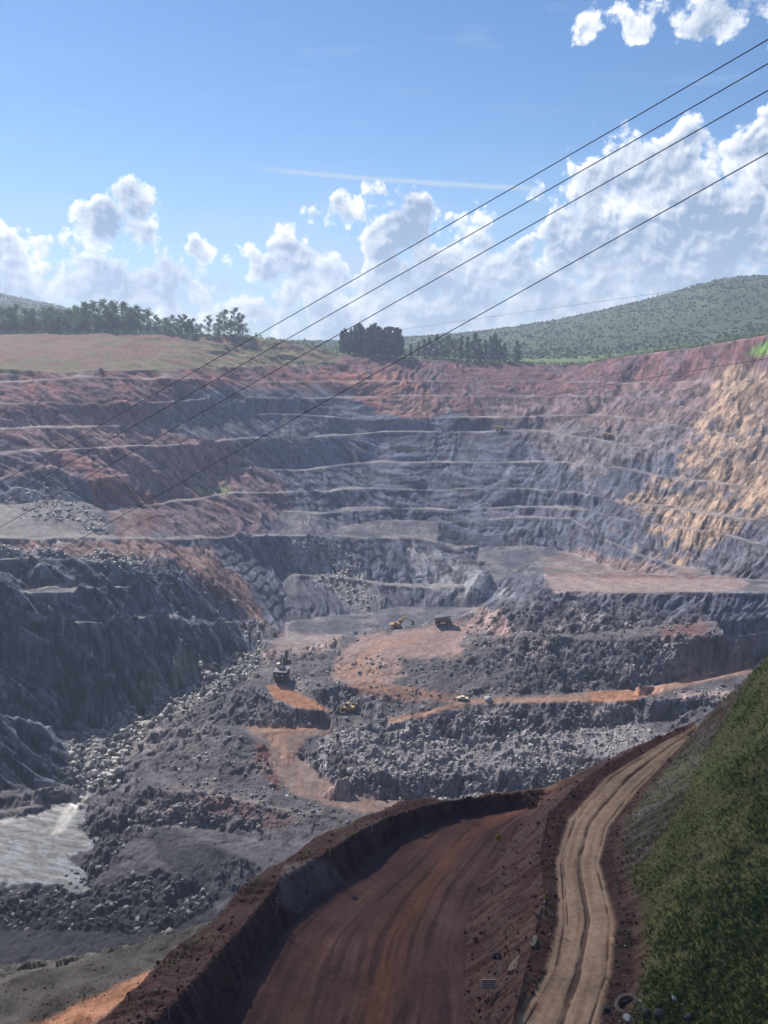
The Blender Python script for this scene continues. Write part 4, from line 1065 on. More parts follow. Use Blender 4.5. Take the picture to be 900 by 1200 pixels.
# ------------------------------------------------------------------ rubble
M_ROCK = simple_mat('broken_rock', (0.15, 0.146, 0.15), .9, .25, .5, .35)
M_ROCKL = simple_mat('pale_rock', (0.36, 0.34, 0.325), .9, .25, .35, .5)
M_ROCKD = simple_mat('dark_rock', (0.075, 0.065, 0.065), .9, .3, .4, .6)
MZf = mZ.ravel(); MXf = mX.ravel(); MYf = mY.ravel()
CUBE = np.array([(x, y, z) for z in (-.7, .7) for y in (-.7, .7) for x in (-.7, .7)]); CUBEF = np.array([(0, 2, 3, 1), (4, 5, 7, 6), (0, 1, 5, 4), (2, 6, 7, 3), (0, 4, 6, 2), (1, 3, 7, 5)])
def scatter(name, label, weight, n, smin, smax, mat, seed, power=2.2, squash=.7, group=None):
    rg = np.random.RandomState(seed)
    w = np.clip(weight, 0, None).ravel(); w = w / w.sum()
    i = rg.choice(w.size, n, p=w)
    s = smin + (smax - smin) * rg.rand(n) ** power
    P0 = np.stack([MXf[i], MYf[i], MZf[i]], 1) + rg.uniform(-.3, .3, (n, 3)) * [1, 1, 0]
    B = CUBE[None] * (1 + rg.uniform(-.45, .25, (n, 8, 1))) + rg.uniform(-.28, .28, (n, 8, 3))
    sc = s[:, None] * rg.uniform(.55, 1.3, (n, 3)) * [1, 1, squash]
    B = B * sc[:, None, :]
    a, b_ = rg.uniform(0, 6.28, n), rg.uniform(-.7, .7, n)
    ca, sa_, cb, sb_ = np.cos(a)[:, None], np.sin(a)[:, None], np.cos(b_)[:, None], np.sin(b_)[:, None]
    x, y, z = B[..., 0], B[..., 1], B[..., 2]
    x, z = x * cb - z * sb_, x * sb_ + z * cb
    B = np.stack([x * ca - y * sa_, x * sa_ + y * ca, z], -1)
    V = (B + P0[:, None, :] + np.array([0, 0, 1.0]) * (s * .15)[:, None, None]).reshape(-1, 3)
    Q = (CUBEF[None] + 8 * np.arange(n)[:, None, None]).reshape(-1, 4)
    return tag(mesh_from(name, V, Q, mat), label, kind='stuff')
midz = ((mY > 285) & (mY < 470) & (m['wall'] < .5) & (m['pond'] < .2) & (mX > -90)).astype(float)
padz = m['roadsm'] * 2 + zc([(395, 768), (430, 745), (560, 722), (545, 770), (470, 772)], 370, 450) + zc([(637, 672), (870, 677), (1100, 690), (1100, 698), (650, 695)], 400, 480) + (road1 > .3) + zc([(312, 803), (332, 802), (392, 834), (350, 829), (322, 818)], 340, 385, jit=.15) + zc([(455, 842), (550, 820), (650, 815), (700, 810), (750, 808), (830, 786), (900, 772), (900, 784), (830, 798), (770, 812), (740, 822), (550, 825), (455, 850)], 335, 425, jit=.15)
clear = np.clip(1 - padz, 0, 1)
patch = sstep(-.1, .3, jn2 + .5 * jn)
scatter('rubble', 'grey broken rock strewn over the middle mounds of the pit', midz * clear * (patch * (.4 + .6 * m['face']) + .08), 18000, .08, 1.1, M_ROCK, 1, 7)
scatter('rubble', 'pale sunlit rubble lying below the middle road', (m['rub'] * 1.0 + .15 * midz * patch * clear) * clear * (patch + .1) * (1 - .75 * m['face']), 9000, .08, .95, M_ROCKL, 2, 7)
scatter('rubble', 'mixed boulders and stones filling the stream bed', m['stream'], 4000, .12, 1.9, M_ROCKL, 3, 6)
scatter('rubble', 'dark grey stones filling the stream bed', m['stream'] + .2 * m['lump'], 5000, .1, 1.4, M_ROCK, 4, 6)
tal = zc([(-100, 636), (60, 640), (200, 655), (175, 662), (178, 688), (60, 694), (-100, 690)], 440, 520) + zc([(40, 570), (80, 575), (140, 630), (-10, 632)], 490, 600) + .7 * zc([(320, 632), (400, 632), (450, 700), (430, 720)], 440, 600) + .5 * zc([(210, 645), (320, 745), (290, 745)], 430, 560)
scatter('rubble', 'pale talus blocks spilled over the left benches', tal * (patch + .15), 5000, .2, 1.4, M_ROCKL, 5, 5)
scatter('rubble', 'small stones along the banks of the haul road', (m['near'] * (1 - m['onL']) * (1 - m['onR']) * (1 - m['hill']) * (mY > 58)), 700, .03, .16, M_ROCKL, 6, 4)
scatter('rubble', 'dark lumps of soil along the haul road banks', (m['near'] * (1 - m['onL']) * (1 - np.clip(m['onR'] * 1.4, 0, 1)) * (1 - m['hill']) * (mY > 58)), 5000, .04, .26, simple_mat('soil_lumps', (0.10, 0.045, 0.032), .95, .2, .4, 2), 7, 3)
# individual boulders
BV = IV2.copy()
def boulder(u, v, s, mat, label, group=None, cat='boulder', seed=0, flat=.75, y0=130):
    rg = np.random.RandomState(seed)
    V = IV2 * np.array([s * rg.uniform(.8, 1.2), s * rg.uniform(.7, 1.1), s * flat])
    for _ in range(11):                                         # cut facets
        n = rg.normal(size=3); n /= np.linalg.norm(n); d = s * rg.uniform(.35, .65)
        k = V @ n; V = V - np.outer(np.clip(k - d, 0, None), n)
    p = hit(u, v, y0); o = mesh_from('boulder', V, IF2, mat)
    o.location = (p.x, p.y, p.z + s * flat * .35); o.rotation_euler = (0, 0, rg.uniform(0, 6.28))
    return tag(o, label, cat, group)
sb = [(243, 790), (247, 783), (232, 800), (222, 812), (205, 822), (210, 830), (193, 838), (185, 846), (200, 842), (176, 851), (168, 858), (158, 866), (150, 872), (140, 878), (133, 886), (143, 891), (128, 897), (120, 890), (125, 910),
      (137, 905), (150, 882), (165, 875), (112, 880), (104, 870), (117, 872), (95, 892), (107, 898), (216, 820), (228, 806), (180, 862), (155, 854), (147, 862), (170, 845), (186, 832), (111, 912), (119, 918)]
for i, (u, v) in enumerate(sb):
    if i < 3: boulder(u, v, 2.4 - .3 * i, M_ROCKL, ('largest white boulder at the head of the boulder stream', 'white boulder just behind the largest one at the stream head', 'third pale boulder down from the head of the stream')[i], seed=i)
    else: boulder(u, v, float(rng.uniform(1.2, 2.6)), M_ROCKL if rng.rand() < .55 else M_ROCK, 'angular grey boulder lying in the boulder stream', 'boulders in the stream bed', seed=i)
boulder(571, 821, 2.6, M_ROCKL, 'large white boulder at the edge of the middle road', seed=71)
boulder(412, 905, 2.0, M_ROCKL, 'pale boulder at the foot of the rubble left of the bank', seed=72)
boulder(657, 905, 2.0, M_ROCKL, 'pinkish white boulder low in the rubble near the bank', seed=73)
boulder(363, 850, 1.6, M_ROCKL, 'white boulder below the orange pad', seed=74)
boulder(553, 774, 2.1, M_ROCKD, 'dark boulder at the foot of the pink digging pad', seed=75)
print("rocks", time.time() - T0)

# ------------------------------------------------------------------ grass on the near hillside
M_GR = simple_mat('hill_grass', (0.135, 0.150, 0.042), .75, .3, .45, .5, translucent=.3)
M_GRD = simple_mat('dry_grass', (0.22, 0.18, 0.08), .85, .2, .4, .5, translucent=.2)
M_WEED = simple_mat('weed_leaves', (0.12, 0.19, 0.040), .6, .4, .4, .6, translucent=.3)
def tufts(name, label, weight, n, hmin, hmax, per, width, mat, seed, lean=.6):
    rg = np.random.RandomState(seed)
    w = np.clip(weight, 0, None).ravel(); w = w / w.sum(); i = rg.choice(w.size, n, p=w)
    p = np.stack([MXf[i], MYf[i], MZf[i]], 1) + rg.uniform(-.12, .12, (n, 3)) * [1, 1, 0]
    p = np.repeat(p, per, 0) + rg.normal(size=(n * per, 3)) * [.06, .06, 0]
    hh = np.repeat(rg.uniform(hmin, hmax, n), per) * rg.uniform(.6, 1.2, n * per)
    a = rg.uniform(0, 6.28, n * per); d = np.stack([np.cos(a), np.sin(a), 0 * a], 1) * (lean * hh * rg.uniform(.2, 1, n * per))[:, None]
    d += np.array([-.35, -.2, 0]) * hh[:, None]                # hangs downslope
    b = np.stack([-np.sin(a), np.cos(a), 0 * a], 1) * (width * rg.uniform(.6, 1.3, n * per))[:, None]
    up = np.array([0, 0, 1.0]) * hh[:, None]
    V = np.stack([p - b - [0, 0, .05], p + b - [0, 0, .05], p + d * .5 + up * .65 + b, p + d + up * .8], 1).reshape(-1, 3)
    Q = np.arange(len(V)).reshape(-1, 4)
    return tag(mesh_from(name, V, Q, mat), label, kind='stuff')
hw = m['hill'] * (mY > 50) * (mY < 122) * (mX < 70)
green = hw * (1 - scar)
lush = sstep(-.1, .5, m['fn'] + .9 * sstep(990, 1120, mV) + .5 * sstep(780, 880, mU) - .45) * green
tufts('grass', 'short green grass covering the steep near hillside', green * (.35 + sstep(-.2, .3, m['fn'])), 24000, .06, .24, 6, .018, M_GR, 11)
tufts('grass', 'dry brown grass on the steep near hillside', hw * (.35 + scar * .3), 6500, .12, .38, 6, .02, M_GRD, 12)
tufts('weeds', 'bright leafy weeds low on the near hillside', lush, 6000, .12, .38, 7, .035, M_WEED, 13, 1.0)
bank = m['near'] * (1 - m['onL']) * (1 - m['onR']) * (1 - m['hill']) * (mY > 60)
tufts('grass', 'thin dry grass on the banks between the roads', bank * sstep(0, .3, m['fn']), 3500, .1, .32, 5, .02, M_GRD, 14)
print("grass", time.time() - T0)

# ------------------------------------------------------------------ machines
YEL = simple_mat('yellow_paint', (0.45, 0.27, 0.08), .5, .5, .2, .8, dirt=.35)
CREAM = simple_mat('cream_paint', (0.66, 0.56, 0.38), .5, .5, .2, .8, dirt=.3)
BLK = simple_mat('black_paint', (0.018, 0.020, 0.026), .55, .4, .3, .8, dirt=.1)
STEEL = simple_mat('worn_steel', (0.10, 0.095, 0.10), .5, .5, .3, .8)
RUB = simple_mat('tyre_rubber', (0.025, 0.024, 0.024), .85, .3, .2, 2)
WHT = simple_mat('white_paint', (0.78, 0.77, 0.74), .5, .5, .1, 2, dirt=.1)
GLS = simple_mat('dark_glass', (0.03, 0.04, 0.05), .12, .8, .05, 2)
REDP = simple_mat('red_paint', (0.55, 0.05, 0.03), .5, .5, .1, 2)
def track(parent, y, L_=6.4, h=1.5, w=1.1):
    mb = MB(); r = h / 2; pr = []
    for a in np.linspace(math.pi / 2, -math.pi / 2, 8): pr.append((L_ / 2 - r + r * math.cos(a), r + r * math.sin(a)))
    for a in np.linspace(-math.pi / 2, -3 * math.pi / 2, 8): pr.append((-L_ / 2 + r + r * math.cos(a), r + r * math.sin(a)))
    mb.prism(pr, w, y0=y)
    for i in range(16): mb.box((-L_ / 2 + .4 + i * (L_ - .8) / 15, y, h + .04), (.22, w + .06, .1))
    t = mb.build('track', STEEL, parent)
    for x in (-L_ / 2 + r, L_ / 2 - r): MB().tube((x, y - w / 2 - .06, r), (x, y + w / 2 + .06, r), r * .62, n=12).build('track_wheel', BLK, t)
def shovel(name, loc, rz, paint, label, boom_up=True, scale=1.0):
    r = empty(name, loc, rz); r.scale = (scale,) * 3
    track(r, -2.0); track(r, 2.0)
    MB().box((0, 0, 1.05), (3.2, 3.2, .8)).tube((0, 0, 1.3), (0, 0, 2.0), 1.3, n=16).build('undercarriage', STEEL, r)
    b = MB().prism([(-4.0, 2.0), (1.6, 2.0), (1.6, 3.0), (.8, 4.1), (-3.6, 4.1), (-4.2, 3.3)], 4.4)
    body = b.build('engine_house', paint, r, .08)
    g = MB()
    for i in range(6): g.box((-3.2 + i * .55, -2.23, 3.1), (.36, .05, 1.1))
    g.build('grille', BLK, body)
    cw = MB().prism([(-5.0, 2.1), (-4.02, 2.1), (-4.02, 3.9), (-4.6, 3.9), (-5.0, 3.4)], 4.2).build('counterweight', paint, r, .08)
    c = MB().prism([(.9, 4.1), (2.7, 4.1), (2.9, 5.0), (2.5, 6.2), (.9, 6.2)], 1.6, y0=1.3).build('cab', paint, r, .06)
    MB().box((2.78, 1.3, 5.25), (.06, 1.3, 1.1), ry=-.12).box((1.8, .48, 5.35), (1.3, .05, .95)).box((1.8, 2.12, 5.35), (1.3, .05, .95)).build('window', GLS, c)
    MB().box((-1.4, -1.2, 4.45), (1.8, 1.0, .7)).tube((-2.8, .8, 4.1), (-2.8, .8, 5.3), .16).tube((-2.2, .8, 4.1), (-2.2, .8, 5.2), .12).build('exhaust', STEEL, r, 0)
    rail = MB()
    for x in (-3.4, -2.2, -1.0, .2): rail.tube((x, -2.05, 4.1), (x, -2.05, 5.05), .04, n=5)
    rail.tube((-3.4, -2.05, 5.05), (.2, -2.05, 5.05), .04, n=5).build('handrail', paint, r)
    boom = MB().prism([(1.0, 3.4), (1.9, 3.0), (5.2, 7.4), (5.0, 8.2), (4.2, 8.2)], .9).build('boom', paint, r, .05)
    MB().tube((1.6, -.6, 2.4), (4.0, -.6, 6.4), .17).tube((1.6, .6, 2.4), (4.0, .6, 6.4), .17).build('hydraulic_cylinder', STEEL, boom)
    stick = MB().prism([(4.4, 8.3), (5.0, 7.4), (9.2, 5.2), (9.6, 5.8)], .7).build('stick', paint, r, .05)
    bk = MB().prism([(8.8, 5.6), (9.9, 5.7), (10.9, 4.3), (10.7, 2.9), (9.4, 2.2), (8.6, 3.2), (9.2, 3.6), (10.0, 3.3), (10.1, 4.3), (9.3, 4.8)], 2.4)
    for y in (-1, -.5, 0, .5, 1): bk.box((8.45, y, 2.85), (.5, .18, .2), ry=.7)
    bk.build('bucket', BLK, r, 0)
    return tag(r, label, 'excavator')
def rear_shovel(loc, rz):
    r = empty('mining_shovel', loc, rz)
    track(r, -2.1, 6.6, 1.5, 1.2); track(r, 2.1, 6.6, 1.5, 1.2)
    MB().box((0, 0, 1.5), (4, 3.6, .9)).build('undercarriage', STEEL, r, .05)
    h = MB().box((-.6, 0, 3.75), (7.2, 6.0, 3.4)).build('machinery_house', BLK, r, .1)
    MB().box((-.6, 0, 5.53), (7.6, 6.5, .16)).build('roof', simple_mat('roof_grey', (.22, .23, .24), .7, .3), h)
    for y in (1.35, -1.2): MB().box((-4.22, y, 3.9), (.06, .75, .75)).build('panel', WHT, h)
    rl = MB()
    for y in np.linspace(-3.1, 3.1, 7): rl.tube((-4.2, y, 5.6), (-4.2, y, 6.6), .05, n=5)
    rl.tube((-4.2, -3.1, 6.6), (-4.2, 3.1, 6.6), .05, n=5).tube((-4.2, -3.1, 6.1), (-4.2, 3.1, 6.1), .04, n=5)
    rl.build('handrail', STEEL, r)
    MB().box((1.6, 1.9, 6.6), (2.2, 1.9, 2.0)).build('cab', CREAM, r, .08)
    MB().box((-.6, -.3, 6.3), (3.0, 2.4, 1.3)).build('upper_house', STEEL, r, .08)
    g = MB()
    for y in (-.9, .9):
        g.tube((-1.6, y, 5.6), (1.2, y * .5, 11.6), .18); g.tube((2.6, y, 5.6), (1.2, y * .5, 11.6), .18)
    g.tube((1.2, -.6, 11.6), (1.2, .6, 11.6), .25).tube((-.9, -.8, 7.3), (-.9, .8, 7.3), .12).tube((.2, -.6, 9.5), (.2, .6, 9.5), .12)
    g.build('mast', BLK, r)
    bo = MB().prism([(3.0, 3.0), (3.6, 2.4), (10.4, 10.2), (10.6, 11.2), (9.8, 11.0)], 1.5).build('boom', BLK, r, .05)
    c = MB()
    for y in (-.5, .5): c.tube((1.2, y, 11.6), (10.2, y, 10.9), .06, n=5)
    c.build('cable', STEEL, bo)
    MB().box((7.5, 0, 6.0), (6, .6, .6), ry=.25).build('stick', BLK, r, .03)
    MB().prism([(10.2, 6.2), (12.4, 6.0), (12.6, 3.6), (10.6, 3.4)], 3.0).build('bucket', STEEL, r, .1)
    return tag(r, 'black box-shaped mining shovel seen from behind above the orange pad', 'excavator')
def haul_truck(loc, rz, label, scale=1.0, paint=None, bed=None, tilt=0.0):
    paint = paint or YEL; bed = bed or STEEL
    r = empty('haul_truck', loc, rz); r.scale = (scale,) * 3
    MB().box((0, 0, 1.9), (9.0, 2.2, .8)).box((3.9, 0, 2.0), (1.6, 4.6, 1.3)).box((4.8, 0, 1.5), (.3, 5.0, .8)).build('chassis', paint, r, .06)
    d = MB().prism([(-4.9, 3.3), (-4.0, 2.7), (1.6, 3.3), (2.2, 5.2), (5.4, 5.5), (5.4, 5.8), (1.7, 5.7), (-5.0, 4.8)], 5.6).build('dump_bed', bed, r, .05)
    rb = MB()
    for x in (-3.4, -1.8, -.2, 1.2): rb.box((x, 0, 4.0), (.22, 5.8, 1.6))
    rb.build('bed_rib', bed, d)
    c = MB().box((3.4, 1.5, 4.0), (1.6, 1.7, 1.6)).build('cab', CREAM, r, .08)
    MB().box((4.22, 1.5, 4.2), (.05, 1.4, .9)).box((3.4, 2.37, 4.2), (1.1, .05, .9)).build('window', GLS, c)
    MB().box((3.7, 0, 2.9), (2.0, 4.9, .14)).build('deck', paint, r)
    for x, y in ((3.1, -2.2), (3.1, 2.2), (-2.9, -1.9), (-2.9, 1.9)):
        w = MB().tube((x, y - .6, 1.35), (x, y + .6, 1.35), 1.35, n=18).build('wheel', RUB, r)
        MB().tube((x, y - .64, 1.35), (x, y + .64, 1.35), .62, n=12).build('rim', paint, w)
    return tag(r, label, 'haul truck')
def pickup(loc, rz, label, paint):
    r = empty('pickup_truck', loc, rz)
    b = MB().prism([(-2.6, .55), (2.5, .55), (2.6, 1.05), (1.3, 1.15), (.6, 1.8), (-.9, 1.8), (-1.0, 1.2), (-2.6, 1.15)], 1.85).build('body', paint, r, .05)
    MB().prism([(1.28, 1.17), (.65, 1.72), (.5, 1.72), (1.1, 1.17)], 1.6).box((-.2, .93, 1.48), (1.3, .03, .42)).box((-.2, -.93, 1.48), (1.3, .03, .42)).build('window', GLS, b)
    for x in (-1.7, 1.6):
        for y in (-.85, .85): MB().tube((x, y - .13, .4), (x, y + .13, .4), .4, n=14).build('wheel', RUB, r)
    return tag(r, label, 'pickup')
def loader(loc, rz, label):
    r = empty('wheel_loader', loc, rz)
    MB().box((-1.8, 0, 2.0), (3.4, 2.2, 1.5)).build('engine_cover', YEL, r, .1)
    MB().box((1.0, 0, 1.5), (2.0, 1.6, 1.0)).build('chassis', YEL, r, .06)
    c = MB().box((-.2, 0, 3.2), (1.6, 1.7, 1.9)).build('cab', YEL, r, .08)
    MB().box((.63, 0, 3.4), (.05, 1.4, 1.2)).box((-.2, -.87, 3.4), (1.2, .05, 1.2)).box((-.2, .87, 3.4), (1.2, .05, 1.2)).build('window', GLS, c)
    for y in (-.7, .7): MB().prism([(1.2, 2.2), (1.5, 1.9), (4.0, .9), (4.0, 1.3)], .22, y0=y).build('lift_arm', YEL, r)
    MB().prism([(3.9, .2), (5.2, .2), (5.0, .45), (4.3, .5), (4.2, 1.2), (4.6, 1.9), (4.1, 1.8), (3.8, 1.0)], 3.0).build('bucket', STEEL, r)
    for x in (-2.0, 1.5):
        for y in (-1.25, 1.25): MB().tube((x, y - .33, .85), (x, y + .33, .85), .85, n=16).build('wheel', RUB, r)
    return tag(r, label, 'wheel loader')
p = hit(330, 799, 200); rear_shovel((p.x, p.y + 2, p.z - .1), R_(82))
p = hit(466, 737, 200); shovel('hydraulic_excavator', (p.x, p.y, p.z - .1), R_(8), YEL, 'yellow hydraulic excavator with raised boom on the far edge of the digging pad', scale=.80)
p = hit(519, 733, 200); haul_truck((p.x, p.y + 1, p.z - .1), R_(4), 'large dump truck with a dark bed right of the yellow excavator', .95)
p = hit(407, 834, 200); loader((p.x, p.y, p.z - .05), R_(160), 'small yellow wheel loader below the orange pad')
p = hit(542, 820, 200); pickup((p.x, p.y, p.z - .02), R_(170), 'dusty pale pickup parked on the middle road beside the white boulder', CREAM)
p = hit(586, 507, 500); haul_truck((p.x, p.y + 5, ground(p.x, p.y + 5) - .1), R_(178), 'tiny yellow dump truck on the long ledge of the far wall', .75, YEL, YEL)
p = hit(713, 516, 450); haul_truck((p.x, p.y + 4, ground(p.x, p.y + 4) - .1), R_(150), 'tiny yellow dump truck on the ledge near the eastern wall', .7, YEL, YEL)
def dark_machine(loc):
    r = empty('dark_machine', loc)  # invented form for a small dark machine of unknown kind
    MB().box((0, 0, .9), (2.6, 1.4, 1.1)).build('trailer', BLK, r, .05)
    MB().box((-.7, -.73, 1.6), (.8, .06, 1.6)).build('panel', WHT, r)
    MB().tube((.2, 0, 1.4), (.2, 0, 4.6), .12).tube((-.7, 0, 4.6), (1.1, 0, 4.6), .08).build('mast', STEEL, r)
    for x in (-.5, .2, .9): MB().box((x, -.1, 4.75), (.5, .3, .35)).build('head_box', STEEL, r)
    for y in (-.75, .75): MB().tube((0, y - .1, .35), (0, y + .1, .35), .35, n=12).build('wheel', RUB, r)
    tag(r, 'small dark machine with a pale panel on the red ledge under the grassy slope', 'light tower')
p = hit(118, 435, 600); dark_machine((p.x, p.y, p.z))
# a pump hut on the left bench and pipes
# ------------------------------------------------------------------ posts, signs
def post(u, v, h, label, group=None, marker=None, cols=('red', 'white'), y0=55):
    p = hit(u, v, y0); r = empty('marker_post', p)
    MB().tube((0, 0, -.3), (0, 0, h), .045, n=8).build('pole', CONC, r)
    for i, z in enumerate((h - .12, h - .36, h - .60)):
        c = WHT if i % 2 == (0 if cols[0] == 'white' else 1) else (REDP if 'red' in cols else BLK)
        MB().tube((0, 0, z - .11), (0, 0, z + .11), .075, n=8).build('band', c, r)
    if marker:
        MB().box((0, -.02, h + .45), (.16, .04, .75)).build('plate', YELS, r)
    return tag(r, label, 'marker post', group)
CONC = simple_mat('grey_pole', (0.42, 0.38, 0.34), .7, .3, .2, 2)
YELS = simple_mat('sign_yellow', (0.72, 0.42, 0.03), .5, .4, .05, 2)
post(198, 1196, 2.5, 'red and white marker post at the bottom of the left bank')
post(325, 1073, 2.2, 'red and white marker post halfway up the bank crest beside the pale slide')
post(436, 976, 2.2, 'red marker post on the bank crest beyond the box sign')
post(510, 943, 1.7, 'thin marker post on the far bank right of the small square sign')
post(637, 930, 1.8, 'thin marker post where the two banks meet')
post(648, 950, 1.9, 'white banded marker post topmost on the ridge between the roads', cols=('white', 'blk'))
post(636, 985, 2.2, 'white banded marker post on the ridge above the yellow diamond sign', cols=('white', 'blk'))
post(637, 1078, 2.3, 'white banded marker post with a yellow plate on the ridge', marker=1, cols=('white', 'blk'))
post(673, 925, 1.8, 'marker post left of the upper dirt road, third from its far end')
post(698, 904, 1.8, 'marker post left of the upper dirt road, second from its far end')
post(736, 878, 1.5, 'marker post nearest the far end of the upper dirt road')
post(150, 1190, 1.8, 'leaning pale stake at the outer foot of the left bank')
def board_sign(name, u, v, h, bw, bh, mat, label, cat='sign', face_z=None, frame=None, y0=55, base=0.0):
    p = hit(u, v, y0); r = empty(name, p)
    MB().tube((0, 0, -.3), (0, 0, h), .05, n=8).build('pole', CONC, r)
    b = MB().box((0, -.08, h - bh / 2 + .05), (bw, .05, bh)).build('board', mat, r, .01)
    return tag(r, label, cat), b, h - bh / 2 + .05
# box sign on the bank
r, b, z = board_sign('box_sign', 387, 1004, 2.6, .75, .62, simple_mat('cream_board', (0.60, 0.46, 0.24), .6, .3, .1, 2), 'cream square board on an orange banded post on the bank crest')
for i in range(3): MB().tube((0, 0, 1.5 - i * .42), (0, 0, 1.7 - i * .42), .075, n=8).build('band', YELS, r)
MB().box((-.15, -.115, z + .05), (.22, .01, .25)).box((.17, -.115, z), (.16, .01, .32)).build('symbol', simple_mat('board_mark', (.25, .16, .08), .7), b)
r, b, z = board_sign('small_sign', 476, 948, 2.3, .85, .75, simple_mat('pale_board', (0.62, 0.52, 0.32), .6, .3, .1, 2), 'small pale square sign on the far bank of the haul road')
# yellow diamond
p = hit(584, 992, 55); r = empty('warning_sign', p)
MB().tube((0, 0, -.3), (0, 0, 1.6), .04, n=8).build('pole', CONC, r)
def diamond(s, y, z=1.4): return MB().add([(0, y, z - s), (s, y, z), (0, y, z + s), (-s, y, z), (0, y + .03, z - s), (s, y + .03, z), (0, y + .03, z + s), (-s, y + .03, z)],
                                  [(0, 1, 2, 3), (7, 6, 5, 4), (0, 4, 5, 1), (1, 5, 6, 2), (2, 6, 7, 3), (3, 7, 4, 0)])
b = diamond(.62, -.08).build('board', YELS, r)
MB().box((-.14, -.10, 1.32), (.07, .02, .5), ry=.3).box((.14, -.10, 1.32), (.07, .02, .5), ry=-.3).box((0, -.10, 1.62), (.07, .02, .28)).build('symbol', BLK, b)
tag(r, 'yellow diamond warning sign with black merging lines beside the haul road', 'sign')
# blue ramp sign
p = hit(582, 1157, 55); r = empty('ramp_sign', p)
MB().tube((0, 0, -.3), (0, 0, 3.5), .05, n=8).build('pole', CONC, r)
b = MB().box((-.05, -.08, 3.65), (.86, .05, .74)).build('board', simple_mat('sign_teal', (0.012, 0.055, 0.075), .5, .4, .05, 2), r, .01)
def text(s, size, loc, mat, parent):
    c = bpy.data.curves.new('lettering', 'FONT'); c.body = s; c.size = size; c.extrude = .004; c.align_x = 'CENTER'; c.align_y = 'CENTER'
    c.materials.append(mat); q = bpy.data.objects.new('lettering', c); scene.collection.objects.link(q); bpy.context.view_layer.update()
    me = bpy.data.meshes.new_from_object(q.evaluated_get(bpy.context.evaluated_depsgraph_get())); bpy.data.objects.remove(q); o = bpy.data.objects.new('lettering', me); scene.collection.objects.link(o); o.parent = parent
    o.location = loc; o.rotation_euler = (math.pi / 2, 0, 0); return o
LTR = simple_mat('sign_white', (0.7, 0.72, 0.72), .6, .3, .02, 2)
text('Rampa', .25, (-.05, -.115, 3.83), LTR, b); text('10', .34, (-.05, -.115, 3.52), LTR, b)
tag(r, 'dark teal sign with white lettering on a tall pole between the roads', 'sign')
# white notice board
p = hit(572, 1173, 55); r = empty('notice_board', p)
MB().tube((0, 0, -.3), (0, 0, 1.4), .05, n=8).build('pole', CONC, r)
for z in (.25, .75, 1.1): MB().tube((0, 0, z - .11), (0, 0, z + .11), .075, n=8).build('band', REDP if z != .75 else WHT, r)
b = MB().box((0, -.08, 1.98), (1.55, .06, 1.25)).build('board', simple_mat('notice_cream', (0.80, 0.74, 0.58), .6, .3, .05, 2), r, .01)
ln = MB()
for z in (2.27, 1.98, 1.69): ln.box((0, -.115, z), (1.30, .012, .085))
ln.build('text_line', BLK, b)
MB().box((0, -.115, 2.52), (1.3, .012, .10)).build('heading', REDP, b)
tag(r, 'cream notice board with three dark lines on a red and white post', 'sign')
# ------------------------------------------------------------------ old tyre, stones by the lower right
p = hit(735, 1178, 50)
def torus(name, R1, R2, mat, parent=None):
    V = []; Q = []; n, k = 28, 12
    for i in range(n):
        a = 2 * math.pi * i / n
        for j in range(k):
            b_ = 2 * math.pi * j / k; rr_ = R1 + R2 * math.cos(b_)
            V.append((rr_ * math.cos(a), rr_ * math.sin(a) * .8, R2 * 1.15 * math.sin(b_)))
            Q.append((i * k + j, ((i + 1) % n) * k + j, ((i + 1) % n) * k + (j + 1) % k, i * k + (j + 1) % k))
    return mesh_from(name, V, Q, mat, parent=parent, smooth=True)
o = torus('old_tyre', 1.0, .27, simple_mat('dusty_rubber', (0.20, 0.155, 0.12), .9, .2, .3, 2, dirt=.3)); o.location = p + Vector((0, 0, -.02)); o.rotation_euler = (R_(14), R_(-18), R_(15))
tag(o, 'dusty old tyre half buried in the heap at the foot of the hillside', 'tyre')
for i, (u, v, s, mt, lb) in enumerate(((712, 1185, .55, M_ROCKD, 'dark stone left of the old tyre'), (758, 1190, .75, M_ROCKD, 'large dark stone right of the old tyre'), (750, 1175, .35, M_ROCKL, 'pale stone behind the old tyre'),
                                  (790, 1172, .45, M_ROCKL, 'pale pointed stone in the heap below the grass'), (775, 1192, .7, M_ROCKD, 'dark stone in the middle of the heap below the grass'), (735, 1196, .5, M_ROCKL, 'grey stone in front of the old tyre'),
                                  (805, 1195, .6, M_ROCKD, 'dark stone at the right end of the heap'))):
    boulder(u, v, s, mt, lb, seed=40 + i, y0=50, cat='stone')
    
# flat slabs on the ridge
def slab(u, v, w, l, label, rz):
    p = hit(u, v, 55); rg = np.random.RandomState(int(u))
    n = 9; V = [(math.cos(a) * w * rg.uniform(.7, 1.1), math.sin(a) * l * rg.uniform(.75, 1.1)) for a in np.linspace(0, 2 * math.pi, n, endpoint=False)]
    pts3 = [(x, y, -.3) for x, y in V] + [(x * .95, y * .95, .18) for x, y in V]
    mb = MB().add(pts3, [tuple(range(n - 1, -1, -1)), tuple(range(n, 2 * n))] + [(i, (i + 1) % n, (i + 1) % n + n, i + n) for i in range(n)])
    o = mb.build('stone_slab', simple_mat('slab_stone', (0.26, 0.20, 0.14), .9, .2, .3, 1.5), None, .03)
    o.location = p; o.rotation_euler = (R_(6), R_(-12), rz); tag(o, label, 'stone')
slab(604, 1131, .62, 1.5, 'long flat pale stone slab on the ridge above the notice board', R_(-38))
slab(626, 1104, .45, 1.0, 'smaller flat stone slab at the top of the ridge', R_(-22))

